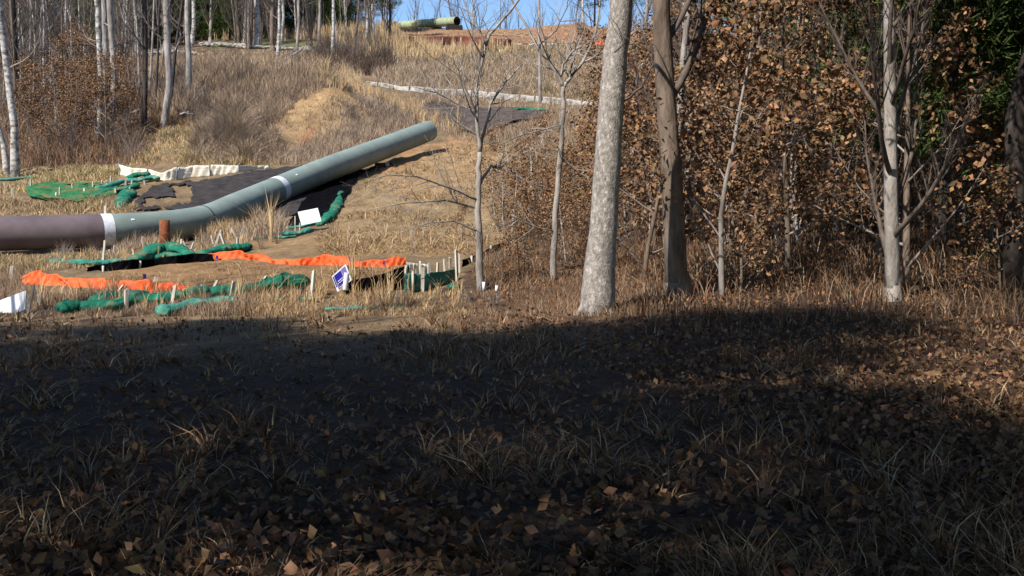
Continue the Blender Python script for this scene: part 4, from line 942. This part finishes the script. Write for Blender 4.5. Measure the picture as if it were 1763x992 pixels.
blades('dry_grass', [
 ([(330,62),(440,56),(560,50),(680,48),(690,66),(640,70),(560,67),(330,69)], 14000, .5, 1.7, .9, TAN, 12, .12),
 ([(680,82),(900,84),(890,88),(760,102),(690,94)], 3000, .4, 1.5, .9, TAN, 14, .1),
 ([(600,56),(760,84),(740,108),(640,108),(560,92)], 8000, .8, 2.0, .9, TAN, 12, .12),
 ([(250,86),(560,84),(640,110),(600,150),(330,160),(260,140)], 26000, .4, 1.1, .8, TAN[:2] + BR[:2] + MV[:2], 6, .3),
 ([(520,140),(560,125),(622,148),(690,185),(740,215),(700,205),(620,160)], 11000, .5, 1.3, .8, TAN + MV[:1], 8, .25),
 ([(740,200),(800,210),(800,236),(770,228)], 200, .7, 1.4, .9, TAN, 14, .15),
 ([(220,285),(260,230),(330,215),(470,250),(510,280),(480,286),(300,284)], 20000, .2, .6, .9, TAN + BR[:1] + GRN[:1], 0, .6),
 ([(0,300),(230,285),(200,318),(0,335)], 9000, .12, .4, .9, TAN + GRN + STR, 0, .6),
 ([(0,340),(230,345),(240,368),(0,372)], 9000, .15, .45, .9, TAN + BR + GRN[:1], 0, .6),
 ([(185,412),(290,406),(430,396),(480,388),(470,402),(400,409),(300,418),(185,430)], 8000, .2, .8, 1.0, TAN + MV[:2], 7, .35),
 ([(-40,438),(180,438),(230,455),(60,470),(-40,470)], 7000, .08, .42, 1.0, TAN + BR + GRN[:1], 8, .35),
 ([(640,300),(760,250),(900,240),(1000,330),(1000,420),(800,440),(560,440),(540,400)], 36000, .03, .15, 1.0, STR + [(120,92,62),(142,112,80)], 0, 2.6),
 ([(240,480),(400,462),(690,462),(680,500),(430,500)], 900, .1, .4, .8, TAN + BR, 8, .5),
 ([(600,330),(760,260),(900,240),(1000,330),(1000,420),(800,440),(560,430)], 3600, .12, .5, .8, TAN + MV + BR, 9, .6),
 ([(640,85),(1060,78),(1060,180),(760,150),(640,120)], 20000, .2, .6, .8, STR + BR + GRN[:1], 0, .5),
 ([(440,506),(560,512),(700,512),(820,504),(820,546),(400,546)], 7000, .06, .3, 1.0, TAN + STR, 9, .4),
 ([(524,505),(560,505),(562,535),(520,535)], 200, .5, 1.2, 1.2, TAN, 16, .22),
 ([(60,500),(430,512),(560,505),(800,500),(800,534),(60,534)], 1500, .25, .85, 1.1, TAN, 9, .3),
 ([(185,440),(430,424),(430,434),(200,452)], 260, .3, .7, 1.0, TAN, 6, .3),
 ([(603,490),(614,490),(614,508),(604,508)], 40, .9, 1.5, 1.3, TAN, 0, .12),
 ([(440,400),(470,400),(470,418),(430,418)], 60, 1.0, 1.6, 1.4, TAN, 20, .16),
 ([(1040,90),(1120,80),(1120,130),(1050,140)], 2500, .2, .5, .8, STR + GRN, 0, .5),
], M['grass'], 'tan and straw-coloured dry grass over the cleared slope')
blades('brush', [
 ([(460,215),(540,150),(610,150),(600,235),(500,255)], 1800, .1, .5, .7, MV + STR, 6, .5),
 ([(690,46),(1060,44),(1060,76),(700,70)], 5000, .05, .3, .8, STR + LIT[:1], 8, .8),
 ([(200,470),(420,448),(690,458),(640,485),(430,498),(240,494)], 12000, .03, .11, 1.0, STR + BR + LIT[:2], 6, 3.2),
 ([(330,250),(345,215),(400,200),(450,225),(500,270),(490,284),(330,280)], 22000, .4, 1.0, .6, MV, 0, .7),
 ([(575,235),(600,185),(620,165),(700,180),(720,215),(560,285),(480,285),(510,262)], 19000, .25, .75, .6, MV, 0, .6),
 ([(530,215),(580,165),(640,165),(610,245),(520,262)], 3500, .2, .6, .6, MV + TAN, 5, .5),
 ([(260,120),(560,100),(620,130),(540,155),(470,215),(330,215),(260,200)], 30000, .5, 1.5, .65, BR + MV[:2], 0, .45),
 ([(540,80),(670,80),(680,112),(640,130),(540,115)], 14000, .6, 1.7, .6, [(84,68,58),(104,86,74),(70,56,48)], 0, .6),
 ([(640,100),(1050,88),(1050,165),(820,165),(640,140)], 26000, .3, .9, .6, MV + BR[:1], 0, .5),
 ([(700,160),(1030,180),(1040,250),(860,250),(760,240)], 9000, .3, .8, .6, MV + BR, 0, .5),
 ([(-60,90),(250,90),(250,280),(-60,295)], 42000, .3, 1.4, .7, BR + LIT + [(70,56,48)], 0, .6),
 ([(240,180),(340,165),(340,215),(250,235)], 6000, .3, .9, .7, BR + LIT, 0, .6),
 ([(-60,498),(150,504),(330,514),(440,520),(440,546),(-60,546)], 24000, .08, .42, .8, BR + MV[:2] + LIT[:1], 0, .35),
 ([(-60,450),(60,450),(30,500),(-60,500)], 2500, .1, .4, .8, BR, 0, .35),
 ([(400,512),(560,512),(700,515),(1110,500),(1120,546),(400,546)], 24000, .06, .32, .8, BR + LIT + MV[:1], 0, .4),
 ([(810,440),(1120,420),(1120,530),(820,520)], 14000, .1, .45, .8, LIT + BR, 0, .7),
 ([(860,300),(1120,240),(1120,430),(900,430)], 12000, .2, .8, .6, LIT + BR, 0, .7),
 ([(440,385),(500,390),(490,415),(400,418)], 2500, .4, .9, .7, MV, 0, .5),
 ([(240,410),(280,410),(280,425),(190,440)], 2500, .3, .9, .6, MV, 0, .5),
 ([(1100,200),(1800,150),(1800,560),(1100,560)], 16000, .2, .8, 1.2, LIT + BR, 0, .7),
], M['grass'], 'brown and grey leafless brush and weeds over the banks', .1, 'brush')
# near, shaded litter and stems below the photographed edge
blades('undergrowth', [([(-80,545),(1800,545),(1800,1100),(-80,1100)], 26000, .03, .26, 2.2, LIT + BR + TAN[:2], 14, 1.3),
                       ([(-80,550),(1800,550),(1800,640),(-80,640)], 12000, .06, .2, 1.4, BR + LIT, 0, .5)], M['grass'], 'shaded dead stems and leaf litter on the near ground', .1, 'undergrowth')
# fallen leaves under the right-hand trees
X, Y = samp([(820,430),(1800,380),(1800,900),(820,560)], 9000); gl = Gn(X, Y) + np.array([0, 0, .04])
X2, Y2 = samp([(-80,552),(1800,552),(1800,1080),(-80,1080)], 9000); gl = np.concatenate([gl, Gn(X2, Y2) + np.array([0, 0, .03])])
lv = leaf_cloud(list(gl), 30000, .085, 'fallen_leaves', M['oakleaf'], None, .05, .0, (.85, .8, .8)); tag(lv, 'brown fallen oak leaves under the trees and over the near ground', 'leaves', kind='stuff')
for pr in list(bares) + saps + skyline + pines + [shade_pine] + oaks + shrubs:
    if pr.name not in used:
        for ch in list(pr.children): bpy.data.objects.remove(ch)
        bpy.data.objects.remove(pr)

# ------------------------------------------------------------------ tell the members of small groups apart
ORD = 'zeroth first second third fourth fifth sixth seventh eighth ninth tenth eleventh twelfth thirteenth fourteenth fifteenth sixteenth seventeenth eighteenth nineteenth twentieth'.split()
bpy.context.view_layer.update()
fam = {}
for o in col.objects:
    if o.parent is None and o.get('group') and o.get('label'): fam.setdefault((o['group'], o['label']), []).append(o)
for (gp, lb), os_ in fam.items():
    if 2 <= len(os_) <= 20 and 'viewpoint' not in gp:
        os_.sort(key=lambda o: o.location.x / max(o.location.y, 1))
        for i, o in enumerate(os_):
            w = lb.split()
            pos = 'left one of two' if (len(os_) == 2 and i == 0) else 'right one of two' if len(os_) == 2 else ('leftmost' if i == 0 else 'rightmost' if i == len(os_) - 1 else ORD[i + 1] + ' from the left')
            while len(w) + len(pos.split()) > 16: w = w[:-1]
            while w[-1] in ('the', 'in', 'of', 'a', 'and', 'with', 'on', 'their', 'its', 'right', 'over', 'below', 'behind', 'big', 'grey'): w = w[:-1]
            o['label'] = ' '.join(w) + ', ' + pos
